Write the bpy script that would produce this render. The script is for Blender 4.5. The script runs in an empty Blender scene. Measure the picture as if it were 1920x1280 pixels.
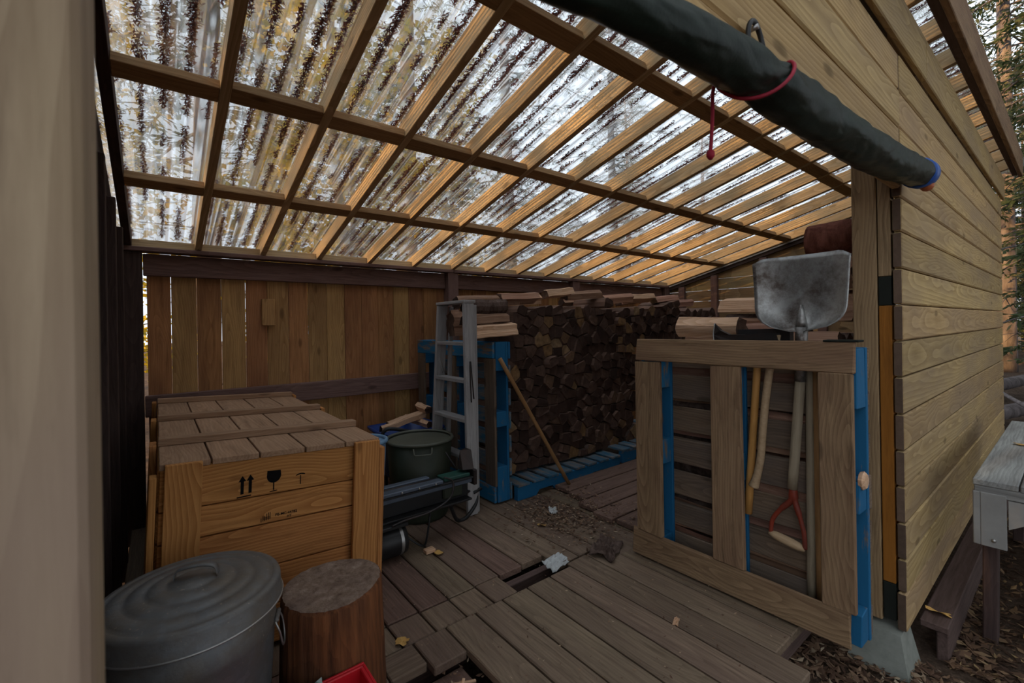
import bpy, math, random
from mathutils import Vector, Matrix, Euler, noise
from math import sin, cos, pi, radians
random.seed(7)
S = bpy.context.scene
COL = S.collection

# ------------------------------------------------------------------ camera
F_PX, CX_Y, YAW, ROLL = 843.78, 611.36, 0.66857, -0.01645
fwd = Vector((sin(YAW), cos(YAW), 0)); rgt = Vector((cos(YAW), -sin(YAW), 0)); up = Vector((0, 0, 1))
r2 = rgt*cos(ROLL) + up*sin(ROLL); u2 = -rgt*sin(ROLL) + up*cos(ROLL)
cam_d = bpy.data.cameras.new('camera'); cam = bpy.data.objects.new('camera', cam_d); COL.objects.link(cam)
M = Matrix.Identity(4)
for i in range(3):
    M[i][0] = r2[i]; M[i][1] = u2[i]; M[i][2] = -fwd[i]
M[2][3] = 1.2
cam.matrix_world = M
cam_d.sensor_width = 36; cam_d.lens = F_PX/1920*36; cam_d.shift_y = -(640-CX_Y)/1920; cam_d.clip_start = .02; cam_d.clip_end = 300
cam_d.dof.use_dof = True; cam_d.dof.focus_distance = 3.0; cam_d.dof.aperture_fstop = 6.3
S.camera = cam
# ------------------------------------------------------------------ light
w = bpy.data.worlds.new('sky'); S.world = w; w.use_nodes = True
nt = w.node_tree; bg = nt.nodes['Background']
bg.inputs['Color'].default_value = (.84, .92, 1.0, 1); bg.inputs['Strength'].default_value = 1.45
sun_d = bpy.data.lights.new('sun', 'SUN'); sun = bpy.data.objects.new('sun', sun_d); COL.objects.link(sun)
sun_d.energy = 8.5; sun_d.color = (1, .56, .20); sun_d.angle = radians(.8)
sun.rotation_euler = Vector((.965, -.10, -.235)).to_track_quat('-Z', 'Y').to_euler()
sun.location = (-10, 3, 8)
S.view_settings.view_transform = 'Standard'; S.view_settings.look = 'None'; S.view_settings.gamma = 1
S.view_settings.use_curve_mapping = False; S.view_settings.exposure = 0.0
S.cycles.transparent_max_bounces = 20; S.cycles.max_bounces = 8; S.cycles.diffuse_bounces = 4; S.cycles.glossy_bounces = 3; S.cycles.transmission_bounces = 8

# ------------------------------------------------------------------ helpers
def tag(o, label=None, cat=None, group=None, kind=None):
    if label: o['label'] = label
    if cat: o['category'] = cat
    if group: o['group'] = group
    if kind: o['kind'] = kind
    return o
def pmat(p):
    return Matrix.LocRotScale(p.location, p.rotation_euler, Vector((1, 1, 1)))
WORLD = {}
def wmat(o):
    return WORLD.get(o.name, Matrix.Identity(4))
def link(o, parent=None, mw=None):
    COL.objects.link(o)
    mw = mw if mw is not None else Matrix.Identity(4)
    WORLD[o.name] = mw
    if parent is not None:
        o.parent = parent
        o.matrix_basis = wmat(parent).inverted() @ mw
    else:
        o.matrix_basis = mw
    return o
def empty(name, loc=(0, 0, 0), rz=0):
    o = bpy.data.objects.new(name, None); o.empty_display_size = .1
    return link(o, None, Matrix.Translation(loc) @ Matrix.Rotation(rz, 4, 'Z'))
def mk(name, verts, faces, mats, parent=None, mw=None, smooth=False, mi=None):
    me = bpy.data.meshes.new(name); me.from_pydata([tuple(v) for v in verts], [], faces)
    for m in (mats if isinstance(mats, (list, tuple)) else [mats]): me.materials.append(m)
    if mi: me.polygons.foreach_set('material_index', mi)
    if smooth: me.polygons.foreach_set('use_smooth', [True]*len(faces))
    me.update()
    return link(bpy.data.objects.new(name, me), parent, mw)
def frame(x, z_hint=(0, 0, 1), org=(0, 0, 0)):
    x = Vector(x).normalized(); z = Vector(z_hint); z = (z - x*z.dot(x))
    if z.length < 1e-5: z = Vector((0, 1, 0)) - x*x.y
    z.normalize(); y = z.cross(x)
    m = Matrix.Identity(4)
    for i in range(3): m[i][0] = x[i]; m[i][1] = y[i]; m[i][2] = z[i]; m[i][3] = org[i]
    return m
_bc = {}
def cbox_mesh(L, W, T, c, mat, jig=0):
    """box centred at the origin, length on X, width on Y, thickness on Z, with chamfered edges"""
    key = (round(L, 4), round(W, 4), round(T, 4), round(c, 4), mat.name, jig)
    if key in _bc: return _bc[key]
    hx, hy, hz = L/2, W/2, T/2; c = min(c, hx*.4, hy*.4, hz*.4)
    V = []; ix = {}
    rr = random.Random(hash(key[:4]) + jig)
    for sx in (-1, 1):
        for sy in (-1, 1):
            for sz in (-1, 1):
                for k in range(3):
                    p = [sx*(hx-(c if k != 0 else 0)), sy*(hy-(c if k != 1 else 0)), sz*(hz-(c if k != 2 else 0))]
                    ix[(sx, sy, sz, k)] = len(V); V.append(p)
    if jig:
        d = {}
        for s in ix:
            if s[:3] not in d: d[s[:3]] = [rr.uniform(-1, 1)*jig*.001 for _ in range(3)]
            V[ix[s]] = [a+b for a, b in zip(V[ix[s]], d[s[:3]])]
    Fc = []
    for k in range(3):
        o = [a for a in range(3) if a != k]
        for s in (-1, 1):
            q = []
            for a, b in ((-1, -1), (1, -1), (1, 1), (-1, 1)):
                t = [0, 0, 0]; t[k] = s; t[o[0]] = a; t[o[1]] = b; q.append(ix[(*t, k)])
            Fc.append(q if (s > 0) == (k != 1) else q[::-1])
    for k in range(3):            # edge chamfers: along axis k
        a, b = [t for t in range(3) if t != k]
        for sa in (-1, 1):
            for sb in (-1, 1):
                t1 = [0, 0, 0]; t1[a] = sa; t1[b] = sb; t2 = list(t1); t1[k] = -1; t2[k] = 1
                Fc.append([ix[(*t1, a)], ix[(*t2, a)], ix[(*t2, b)], ix[(*t1, b)]])
    for sx in (-1, 1):
        for sy in (-1, 1):
            for sz in (-1, 1):
                Fc.append([ix[(sx, sy, sz, 0)], ix[(sx, sy, sz, 1)], ix[(sx, sy, sz, 2)]])
    me = bpy.data.meshes.new('board'); me.from_pydata(V, [], Fc); me.materials.append(mat)
    import bmesh
    b_ = bmesh.new(); b_.from_mesh(me); bmesh.ops.recalc_face_normals(b_, faces=b_.faces); b_.to_mesh(me); b_.free()
    _bc[key] = me
    return me
def board(name, p0, p1, W, T, mat, parent=None, nrm=(0, 0, 1), c=.003, jig=0):
    """a board from p0 to p1 (centre line), width W, thickness T along nrm"""
    p0 = Vector(p0); p1 = Vector(p1)
    me = cbox_mesh((p1-p0).length, W, T, c, mat, jig)
    return link(bpy.data.objects.new(name, me), parent, frame(p1-p0, nrm, (p0+p1)/2))
def bx(name, x0, x1, y0, y1, z0, z1, mat, parent=None, c=.003, jig=0):
    """axis-aligned board given by its bounds; grain along the longest side"""
    d = [x1-x0, y1-y0, z1-z0]; ce = Vector(((x0+x1)/2, (y0+y1)/2, (z0+z1)/2))
    k = d.index(max(d)); t = min((a for a in range(3) if a != k), key=lambda a: d[a]); wv = 3-k-t
    ax = Vector([1.0 if a == k else 0 for a in range(3)]); n = Vector([1.0 if a == t else 0 for a in range(3)])
    return board(name, ce-ax*d[k]/2, ce+ax*d[k]/2, d[wv], d[t], mat, parent, n, c, jig)
def tube_geo(path, rad, n=10, cap=True, closed=False):
    P = [Vector(p) for p in path]; m = len(P)
    R = rad if isinstance(rad, (list, tuple)) else [rad]*m
    V = []; Fc = []
    T = []
    for i in range(m):
        if closed: t = P[(i+1) % m]-P[i-1]
        else: t = P[min(i+1, m-1)]-P[max(i-1, 0)]
        T.append(t.normalized())
    nrm = T[0].orthogonal().normalized()
    for i in range(m):
        nrm = (nrm - T[i]*nrm.dot(T[i])).normalized(); b = T[i].cross(nrm)
        for k in range(n):
            a = 2*pi*k/n; V.append(P[i]+(nrm*cos(a)+b*sin(a))*R[i])
    for i in range(m if closed else m-1):
        j = (i+1) % m
        for k in range(n): Fc.append([i*n+k, i*n+(k+1) % n, j*n+(k+1) % n, j*n+k])
    if cap and not closed: Fc += [list(range(n))[::-1], [(m-1)*n+k for k in range(n)]]
    return V, Fc
def tube(name, path, rad, mat, parent=None, n=10, closed=False, cap=True):
    c = Vector(path[0]); V, Fc = tube_geo([Vector(p)-c for p in path], rad, n, cap, closed)
    return mk(name, V, Fc, mat, parent, Matrix.Translation(c), True)
def rod(name, p0, p1, r0, r1, mat, parent=None, n=10, seg=4):
    """round rod with its local X along the length"""
    p0 = Vector(p0); p1 = Vector(p1); L = (p1-p0).length
    V, Fc = tube_geo([(L*i/seg, 0, 0) for i in range(seg+1)], [r0+(r1-r0)*i/seg for i in range(seg+1)], n)
    return mk(name, V, Fc, mat, parent, frame(p1-p0, (0, 0, 1), p0), True)
def smooth_path(P, k=6):
    P = [Vector(p) for p in P]; out = []
    for i in range(len(P)-1):
        a = P[max(i-1, 0)]; b = P[i]; c = P[i+1]; d = P[min(i+2, len(P)-1)]
        for j in range(k):
            t = j/k; out.append(.5*((2*b)+(c-a)*t+(2*a-5*b+4*c-d)*t*t+(3*b-a-3*c+d)*t**3))
    out.append(P[-1]); return out
def lathe(name, prof, n, mat, parent=None, mw=None, wob=0, closed_top=False):
    V = []; Fc = []; m = len(prof)
    for r, z in prof:
        for k in range(n):
            a = 2*pi*k/n; q = r*(1+wob*sin(3*a+z*7)*.5+wob*sin(5*a+1))
            V.append((q*cos(a), q*sin(a), z))
    for i in range(m-1):
        for k in range(n): Fc.append([i*n+k, i*n+(k+1) % n, (i+1)*n+(k+1) % n, (i+1)*n+k])
    if prof[0][0] > 1e-4: Fc.append(list(range(n))[::-1])
    if closed_top: Fc.append([(m-1)*n+k for k in range(n)])
    return mk(name, V, Fc, mat, parent, mw, True)
def prism(name, poly, y0, y1, mat, parent=None, mw=None, smooth=False):
    """polygon in XZ pulled along Y"""
    n = len(poly); V = [(p[0], y0, p[1]) for p in poly]+[(p[0], y1, p[1]) for p in poly]
    Fc = [list(range(n)), [2*n-1-k for k in range(n)]]+[[k, n+k, n+(k+1) % n, (k+1) % n] for k in range(n)]
    return mk(name, V, Fc, mat, parent, mw, smooth)

# ------------------------------------------------------------------ materials
class NT:
    def __init__(s, name):
        s.m = bpy.data.materials.new(name); s.m.use_nodes = True; s.t = s.m.node_tree; s.n = s.t.nodes
        s.b = s.n['Principled BSDF']; s.out = s.n['Material Output']
    def new(s, ty, **kw):
        n = s.n.new(ty)
        for k, v in kw.items():
            if k.startswith('i_'):
                key = k[2:]; key = int(key) if key.isdigit() else key.replace('_', ' ')
                n.inputs[key].default_value = v
            else: setattr(n, k, v)
        return n
    def l(s, a, b): s.t.links.new(a, b)
    def math(s, op, a, b=None):
        n = s.new('ShaderNodeMath', operation=op)
        for i, v in enumerate((a, b)):
            if v is None: continue
            if isinstance(v, (int, float)): n.inputs[i].default_value = v
            else: s.l(v, n.inputs[i])
        return n.outputs[0]
    def vmul(s, v, k):
        n = s.new('ShaderNodeVectorMath', operation='MULTIPLY'); s.l(v, n.inputs[0]); n.inputs[1].default_value = k; return n.outputs[0]
    def vadd(s, v, k):
        n = s.new('ShaderNodeVectorMath', operation='ADD'); s.l(v, n.inputs[0]); s.l(k, n.inputs[1]); return n.outputs[0]
    def noise(s, v, scale, detail=4, rough=.6, dist=0):
        n = s.new('ShaderNodeTexNoise'); n.inputs['Scale'].default_value = scale; n.inputs['Detail'].default_value = detail
        n.inputs['Roughness'].default_value = rough; n.inputs['Distortion'].default_value = dist; s.l(v, n.inputs['Vector']); return n.outputs['Fac']
    def ramp(s, f, stops, interp='LINEAR'):
        n = s.new('ShaderNodeValToRGB'); e = n.color_ramp.elements; n.color_ramp.interpolation = interp
        while len(e) < len(stops): e.new(.5)
        for k, (p, c) in enumerate(stops):
            e[k].position = p; e[k].color = (*c, 1) if len(c) == 3 else c
        s.l(f, n.inputs[0]); return n.outputs[0]
    def mix(s, f, a, b, mode='MIX'):
        n = s.new('ShaderNodeMix', data_type='RGBA', blend_type=mode)
        for sock, v in ((n.inputs[0], f), (n.inputs[6], a), (n.inputs[7], b)):
            if isinstance(v, (int, float)): sock.default_value = v
            elif isinstance(v, tuple): sock.default_value = (*v, 1)
            else: s.l(v, sock)
        return n.outputs[2]
    def bump(s, h, st=.3, d=.01):
        n = s.new('ShaderNodeBump'); n.inputs['Strength'].default_value = st; n.inputs['Distance'].default_value = d
        s.l(h, n.inputs['Height']); s.l(n.outputs[0], s.b.inputs['Normal'])
    def coord(s, rnd=True, which='Object'):
        tc = s.new('ShaderNodeTexCoord').outputs[which]; s.tc = tc
        s.rnd = s.new('ShaderNodeObjectInfo').outputs['Random']
        if not rnd: return tc
        k = s.new('ShaderNodeCombineXYZ'); s.l(s.math('MULTIPLY', s.rnd, 31.7), k.inputs[0]); s.l(s.math('MULTIPLY', s.rnd, 17.3), k.inputs[1]); s.l(s.math('MULTIPLY', s.rnd, 11.1), k.inputs[2])
        return s.vadd(tc, k.outputs[0])
    def fin(s, col, rough=.8, spec=.3, metal=0):
        s.l(col, s.b.inputs['Base Color']) if not isinstance(col, tuple) else s.b.inputs['Base Color'].__setattr__('default_value', (*col, 1))
        if isinstance(rough, (int, float)): s.b.inputs['Roughness'].default_value = rough
        else: s.l(rough, s.b.inputs['Roughness'])
        s.b.inputs['Specular IOR Level'].default_value = spec; s.b.inputs['Metallic'].default_value = metal
        return s.m
def wood(name, dark, light, var=.2, knots=True, ring=.55, stain=None, stain_amt=.5, rough=.8, paint=None, paint_lo=.4, paint_hi=.6, hue=0, knotcol=None, bump=.35, ring_scale=28, streak=.55):
    N = NT(name); v = N.coord()
    g = N.noise(N.vmul(v, (1.3, 22, 22)), 3.0, 6, .65, .3)
    raw = N.new('ShaderNodeSeparateXYZ'); N.l(N.tc, raw.inputs[0])
    r1 = N.math('SUBTRACT', N.math('FRACT', N.math('MULTIPLY', N.rnd, 13.7)), .5); r3 = N.math('SUBTRACT', N.math('FRACT', N.math('MULTIPLY', N.rnd, 29.3)), .5)
    xo = N.math('ADD', raw.outputs[0], N.math('MULTIPLY', r3, 3.0))
    wob = N.math('MULTIPLY', N.math('SUBTRACT', N.noise(N.vmul(v, (1.1, .3, .3)), 1.6, 2, .5), .5), .10)
    cz = N.math('ADD', N.math('ADD', raw.outputs[2], N.math('MULTIPLY', xo, .035)), wob)
    cy = N.math('ADD', N.math('ADD', raw.outputs[1], N.math('MULTIPLY', r1, .14)), wob)
    cb = N.new('ShaderNodeCombineXYZ'); N.l(cy, cb.inputs[1]); N.l(cz, cb.inputs[2]); N.l(N.math('MULTIPLY', raw.outputs[0], .02), cb.inputs[0])
    wv = N.new('ShaderNodeTexWave', wave_type='RINGS', rings_direction='X', wave_profile='SAW')
    for k, x in (('Scale', ring_scale), ('Distortion', 1.6), ('Detail', 2.0), ('Detail Scale', .35), ('Detail Roughness', .5)): wv.inputs[k].default_value = x
    N.l(cb.outputs[0], wv.inputs['Vector'])
    f = N.math('ADD', N.math('MULTIPLY', g, 1-ring*.6), N.math('MULTIPLY', wv.outputs['Fac'], ring*.6))
    col = N.ramp(f, [(.22, dark), (.72, light)])
    big = N.noise(N.vmul(v, (.6, 2.2, 2.2)), 2.2, 3, .6)
    if stain: col = N.mix(N.math('MULTIPLY', N.ramp(big, [(.38, (0, 0, 0)), (.66, (1, 1, 1))]), stain_amt), col, stain)
    if knots:
        vo = N.new('ShaderNodeTexVoronoi'); vo.inputs['Scale'].default_value = 1.0; N.l(N.vmul(v, (2.6, 7, 7)), vo.inputs['Vector'])
        kk = N.ramp(vo.outputs['Distance'], [(.0, (1, 1, 1)), (.085, (.7, .7, .7)), (.13, (0, 0, 0))])
        col = N.mix(N.math('MULTIPLY', kk, .8), col, knotcol or tuple(c*.4 for c in dark))
    stk = N.noise(N.vmul(v, (.8, 9, 9)), 4.0, 5, .75)
    col = N.mix(N.math('MULTIPLY', N.ramp(stk, [(.52, (0, 0, 0)), (.74, (1, 1, 1))]), streak), col, tuple(c*.45 for c in dark))
    hs = N.new('ShaderNodeHueSaturation'); N.l(col, hs.inputs['Color'])
    N.l(N.math('ADD', 1-var, N.math('MULTIPLY', N.rnd, 2*var)), hs.inputs['Value'])
    if hue: N.l(N.math('ADD', .5-hue, N.math('MULTIPLY', N.math('FRACT', N.math('MULTIPLY', N.rnd, 7.31)), 2*hue)), hs.inputs['Hue'])
    col = hs.outputs[0]
    if paint:
        pn = N.noise(N.vmul(v, (1.6, 7, 7)), 3.2, 6, .7)
        col = N.mix(N.ramp(pn, [(paint_lo, (0, 0, 0)), (paint_hi, (1, 1, 1))]), paint, col)
    N.bump(f, bump, .004)
    return N.fin(col, rough, .25)
def plain(name, c, rough=.6, spec=.4, metal=0, var=0, dirt=None, dirt_amt=.5, scale=6, bump=0):
    N = NT(name); v = N.coord()
    n = N.noise(v, scale, 6, .65)
    col = N.mix(N.math('MULTIPLY', N.ramp(n, [(.4, (0, 0, 0)), (.65, (1, 1, 1))]), dirt_amt), c, dirt if dirt else tuple(x*.6 for x in c))
    if var:
        hs = N.new('ShaderNodeHueSaturation'); N.l(col, hs.inputs['Color']); N.l(N.math('ADD', 1-var, N.math('MULTIPLY', N.rnd, 2*var)), hs.inputs['Value']); col = hs.outputs[0]
    if bump: N.bump(n, bump, .004)
    return N.fin(col, rough, spec, metal)

MW = {}
MW['rafter'] = wood('rafter_pine', (.42, .285, .145), (.68, .51, .30), var=.12, ring=.5, streak=.3)
MW['block'] = wood('block_pine', (.30, .17, .08), (.50, .32, .16), var=.15, ring=.4)
MW['siding'] = wood('siding_pine', (.29, .185, .072), (.52, .37, .175), var=.15, ring=.6, stain=(.25, .18, .125), stain_amt=.55, ring_scale=24, streak=.3, hue=.006)
MW['endgrain'] = plain('board_end', (.13, .085, .06), .9, .2, var=.2, scale=40)
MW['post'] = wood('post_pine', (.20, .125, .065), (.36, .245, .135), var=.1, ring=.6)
MW['nearpost'] = wood('pale_post', (.25, .175, .105), (.45, .345, .225), var=.02, ring=.3, stain=(.30, .215, .175), stain_amt=.8, knots=True)
MW['fence'] = wood('fence_cedar', (.26, .115, .043), (.50, .25, .10), var=.2, ring=.35, hue=.006, stain=(.16, .07, .035), stain_amt=.6)
MW['fencepale'] = wood('fence_spruce', (.33, .175, .065), (.58, .345, .14), var=.15, ring=.5, hue=.004, stain=(.24, .12, .05), stain_amt=.5)
MW['rail'] = wood('rail_stained', (.11, .062, .052), (.24, .145, .125), var=.1, ring=.3)
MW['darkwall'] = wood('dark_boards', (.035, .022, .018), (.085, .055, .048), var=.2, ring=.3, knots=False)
MW['deck'] = wood('deck_planks', (.10, .068, .043), (.27, .195, .135), var=.17, ring=.25, stain=(.15, .10, .075), stain_amt=.7, hue=.008, rough=.75, knots=False)
MW['deckred'] = wood('deck_planks_red', (.095, .055, .042), (.21, .13, .10), var=.15, ring=.25, knots=False)
MW['crate'] = wood('crate_pine', (.36, .135, .036), (.60, .275, .088), var=.1, ring=.7, hue=.004)
MW['cratelid'] = wood('crate_lid_boards', (.27, .15, .085), (.46, .29, .18), var=.1, ring=.35)
MW['pallet'] = wood('pallet_weathered', (.145, .085, .045), (.33, .215, .12), var=.14, ring=.45, stain=(.16, .085, .055), stain_amt=.6, bump=.8, streak=.85)
MW['palletdark'] = wood('pallet_slats', (.10, .066, .042), (.24, .165, .11), var=.2, ring=.4, stain=(.10, .085, .08), stain_amt=.6, bump=.6)
BLUE = (.012, .115, .25)
MW['blue'] = wood('blue_painted_wood', (.11, .085, .06), (.22, .17, .12), var=.15, ring=.3, paint=BLUE, paint_lo=.60, paint_hi=.70, knots=False, rough=.7)
MW['bluegrey'] = wood('blue_worn_slats', (.12, .10, .085), (.24, .20, .17), var=.15, ring=.3, paint=(.03, .12, .20), paint_lo=.40, paint_hi=.6, knots=False)
MW['blueworn'] = wood('blue_half_worn', (.13, .095, .06), (.30, .21, .13), var=.15, ring=.4, paint=(.015, .14, .28), paint_lo=.50, paint_hi=.62, knots=False)
MW['split'] = wood('split_wood', (.26, .125, .075), (.52, .32, .22), var=.3, ring=.25, hue=.012, knots=False, bump=.8, stain=(.25, .12, .085), stain_amt=.5)
MW['splitpale'] = wood('split_wood_fresh', (.46, .25, .13), (.74, .50, .34), var=.1, ring=.4, knots=False, bump=.9)
MW['pile'] = wood('stacked_log_sides', (.10, .055, .04), (.22, .135, .10), var=.3, ring=.2, knots=False, bump=.8)
MW['handle'] = wood('ash_handle', (.36, .235, .13), (.52, .37, .23), var=.08, ring=.1, knots=False, rough=.5)
MW['handlegrey'] = wood('grey_handle', (.20, .155, .105), (.32, .26, .18), var=.08, ring=.1, knots=False, rough=.65)
MW['handleorange'] = wood('varnished_handle', (.50, .24, .065), (.62, .32, .10), var=.03, ring=.1, knots=False, rough=.4)
MW['stick'] = wood('old_stick', (.22, .11, .04), (.36, .20, .085), var=.05, ring=.1, knots=False, rough=.6)
MW['ladder'] = wood('ladder_grey', (.22, .21, .21), (.40, .385, .38), var=.05, ring=.15, knots=False, rough=.55)
MW['table'] = wood('table_planks', (.16, .165, .16), (.40, .41, .40), var=.15, ring=.3, stain=(.12, .11, .11), stain_amt=.8, knots=False)
MW['tableleg'] = wood('table_leg_dark', (.035, .022, .02), (.085, .055, .05), var=.1, ring=.2, knots=False)
MW['orangeboard'] = wood('orange_board', (.26, .095, .012), (.34, .13, .02), var=.05, ring=.1, knots=False)
MW['skid'] = wood('dark_skid', (.06, .038, .03), (.14, .09, .08), var=.1, ring=.2, knots=False)
def endwood():
    N = NT('log_end'); v = N.coord()
    n = N.noise(v, 26, 5, .6)
    base = N.ramp(N.rnd, [(0, (.05, .030, .025)), (.35, (.10, .058, .046)), (.7, (.16, .095, .075)), (.88, (.22, .13, .09)), (.95, (.38, .22, .10)), (1, (.46, .31, .18))])
    col = N.mix(n, base, tuple([.02, .013, .01])); N.bump(n, .5, .006)
    return N.fin(col, .95, .1)
MW['end'] = endwood()
def bark(name, a, b, sc=9):
    N = NT(name); v = N.coord(); n = N.noise(N.vmul(v, (1, 1, .35)), sc, 8, .7, .6)
    N.bump(n, .9, .02); return N.fin(N.ramp(n, [(.35, a), (.65, b)]), .95, .1)
MW['bark'] = bark('log_bark', (.05, .03, .024), (.17, .12, .10), 22)
MW['redbark'] = bark('red_bark', (.10, .03, .02), (.27, .105, .075), 24)
MW['treebark'] = bark('tree_bark', (.10, .085, .085), (.27, .235, .235), 7)
MW['stumpbark'] = wood('stump_side', (.075, .026, .010), (.27, .10, .036), var=.02, ring=.2, knots=False, bump=1.0, stain=(.045, .02, .014), stain_amt=.9, streak=.9)
def stumptop():
    N = NT('stump_top'); v = N.coord(False); n = N.noise(v, 30, 8, .7); m = N.noise(v, 7, 4, .6)
    col = N.ramp(n, [(.34, (.17, .11, .078)), (.5, (.28, .195, .145)), (.68, (.42, .31, .245))]); col = N.mix(N.ramp(m, [(.45, (0, 0, 0)), (.7, (.7, .7, .7))]), col, (.17, .11, .09))
    N.bump(n, 1.0, .016); return N.fin(col, .95, .1)
MW['stumptop'] = stumptop()
def galv():
    N = NT('galvanised_steel'); v = N.coord(False)
    n = N.noise(v, 5, 8, .7); vo = N.new('ShaderNodeTexVoronoi'); vo.inputs['Scale'].default_value = 45; N.l(v, vo.inputs['Vector'])
    sp = N.new('ShaderNodeSeparateColor'); N.l(vo.outputs['Color'], sp.inputs[0])
    c = N.mix(N.math('MULTIPLY', sp.outputs[0], .35), (.15, .16, .172), (.27, .285, .30))
    c = N.mix(N.ramp(n, [(.38, (0, 0, 0)), (.60, (.9, .9, .9))]), c, (.175, .15, .122))
    fl = N.noise(v, 70, 3, .6); c = N.mix(N.ramp(fl, [(.66, (0, 0, 0)), (.72, (.7, .7, .7))]), c, (.42, .36, .29))
    N.bump(N.noise(v, 24, 5, .7), .4, .004)
    return N.fin(c, N.math('ADD', .42, N.math('MULTIPLY', n, .35)), .5, .55)
MW['galv'] = galv()
MW['wire'] = plain('steel_wire', (.45, .44, .43), .4, .5, .8)
def alu():
    N = NT('scoop_aluminium'); v = N.coord(False); n = N.noise(v, 9, 8, .75); m = N.noise(v, 60, 4, .7)
    sp = N.new('ShaderNodeSeparateXYZ'); N.l(v, sp.inputs[0])
    c = N.mix(N.ramp(N.math('ADD', n, N.math('MULTIPLY', m, .15)), [(.48, (0, 0, 0)), (.72, (.9, .9, .9))]), (.40, .40, .39), (.10, .072, .058))
    return N.fin(c, N.math('ADD', .26, N.math('MULTIPLY', n, .4)), .5, .85)
MW['alu'] = alu()
MW['iron'] = plain('dark_iron', (.035, .033, .034), .5, .4, .6, dirt=(.07, .04, .03))
MW['redpaint'] = plain('red_paint', (.26, .035, .015), .5, .4, 0, dirt=(.06, .02, .015), dirt_amt=.8)
MW['redplastic'] = plain('red_plastic', (.62, .012, .022), .38, .5, 0, dirt=(.5, .02, .03))
MW['bluebucket'] = plain('pale_blue_plastic', (.19, .33, .50), .45, .4, 0, dirt=(.13, .22, .33))
MW['darkblue'] = plain('dark_blue_plastic', (.015, .055, .25), .4, .4)
MW['greentub'] = plain('dark_green_plastic', (.022, .030, .018), .5, .4, dirt=(.05, .05, .035))
MW['tubrim'] = plain('green_rim_highlight', (.10, .105, .08), .5, .4, dirt=(.06, .065, .05))  # lighter than the tub body: the rim's highlight is put into the colour
MW['black'] = plain('black_plastic', (.016, .016, .017), .45, .4)
MW['greenpaint'] = plain('green_paint', (.015, .09, .065), .45, .5, .1, dirt=(.03, .04, .04))
MW['slate'] = plain('slate_blue_steel', (.10, .125, .17), .45, .5, .3, dirt=(.05, .06, .07))
MW['concrete'] = plain('concrete', (.26, .27, .24), .95, .1, dirt=(.16, .17, .15), scale=18, bump=.6)
MW['print'] = plain('black_ink', (.008, .007, .007), .9, .1)
MW['felt'] = plain('black_felt', (.022, .024, .02), .9, .1)
MW['foil'] = plain('birch_bark_pale', (.50, .52, .52), .6, .3, dirt=(.3, .3, .3), scale=25, bump=.6)
MW['paper'] = plain('pale_paper', (.52, .60, .56), .8, .2)
MW['cord'] = plain('red_cord', (.33, .012, .035), .6, .3, scale=60)
MW['tarpblue'] = plain('blue_tarp', (.02, .10, .42), .4, .4)
MW['rust'] = plain('orange_knob', (.46, .13, .045), .5, .4, dirt=(.3, .07, .02))
MW['white'] = plain('white_enamel', (.30, .295, .285), .5, .4)
def tarpm():
    N = NT('green_tarp'); v = N.coord(False); n = N.noise(N.vmul(v, (.8, 2, 2)), 7, 6, .65)
    c = N.ramp(n, [(.3, (.003, .008, .006)), (.7, (.010, .022, .016))])
    N.bump(N.math('ADD', N.math('MULTIPLY', N.noise(v, 160, 2, .5), .05), N.noise(N.vmul(v, (.5, 1.2, 1.2)), 13, 2, .5, .8)), .55, .014)
    return N.fin(c, N.math('ADD', .30, N.math('MULTIPLY', n, .3)), .2)
MW['tarp'] = tarpm()
def groundm():
    N = NT('forest_soil'); v = N.coord(False); n = N.noise(v, 3, 10, .75); m = N.noise(v, 40, 6, .75)
    c = N.ramp(N.math('ADD', N.math('MULTIPLY', n, .5), N.math('MULTIPLY', m, .5)), [(.36, (.045, .030, .022)), (.5, (.115, .078, .056)), (.64, (.24, .165, .12))])
    N.bump(m, 1.0, .03); return N.fin(c, .95, .1)
MW['ground'] = groundm()
def leafm(name, stops):
    N = NT(name); v = N.coord(); gi = N.new('ShaderNodeNewGeometry').outputs['Random Per Island']
    c = N.ramp(gi, stops)
    t = N.new('ShaderNodeBsdfTranslucent'); N.l(c, t.inputs[0]); N.l(c, N.b.inputs['Base Color']); N.b.inputs['Roughness'].default_value = .75
    N.b.inputs['Specular IOR Level'].default_value = .15
    mx = N.new('ShaderNodeMixShader'); mx.inputs[0].default_value = .35; N.l(N.b.outputs[0], mx.inputs[1]); N.l(t.outputs[0], mx.inputs[2]); N.l(mx.outputs[0], N.out.inputs[0])
    return N.m
MW['needles'] = leafm('spruce_needles', [(0, (.05, .075, .035)), (.5, (.09, .125, .06)), (.85, (.15, .17, .09)), (1, (.22, .18, .10))])
MW['yellow'] = leafm('yellow_leaves', [(0, (.62, .44, .03)), (.6, (.80, .60, .06)), (1, (.42, .46, .12))])
MW['litter'] = leafm('leaf_litter', [(0, (.07, .042, .03)), (.45, (.15, .09, .06)), (.75, (.27, .16, .095)), (.9, (.38, .26, .15)), (1, (.50, .34, .16))])
MW['chips'] = leafm('wood_chips', [(0, (.09, .05, .035)), (.5, (.20, .12, .08)), (.85, (.34, .22, .14)), (1, (.60, .48, .34))])
MW['redneedle'] = leafm('red_needles', [(0, (.05, .011, .009)), (.6, (.13, .030, .022)), (1, (.26, .075, .04))])
MW['leafyellow'] = plain('fallen_leaf_yellow', (.62, .38, .12), .8, .2, var=.3, dirt=(.36, .17, .05))
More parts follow.
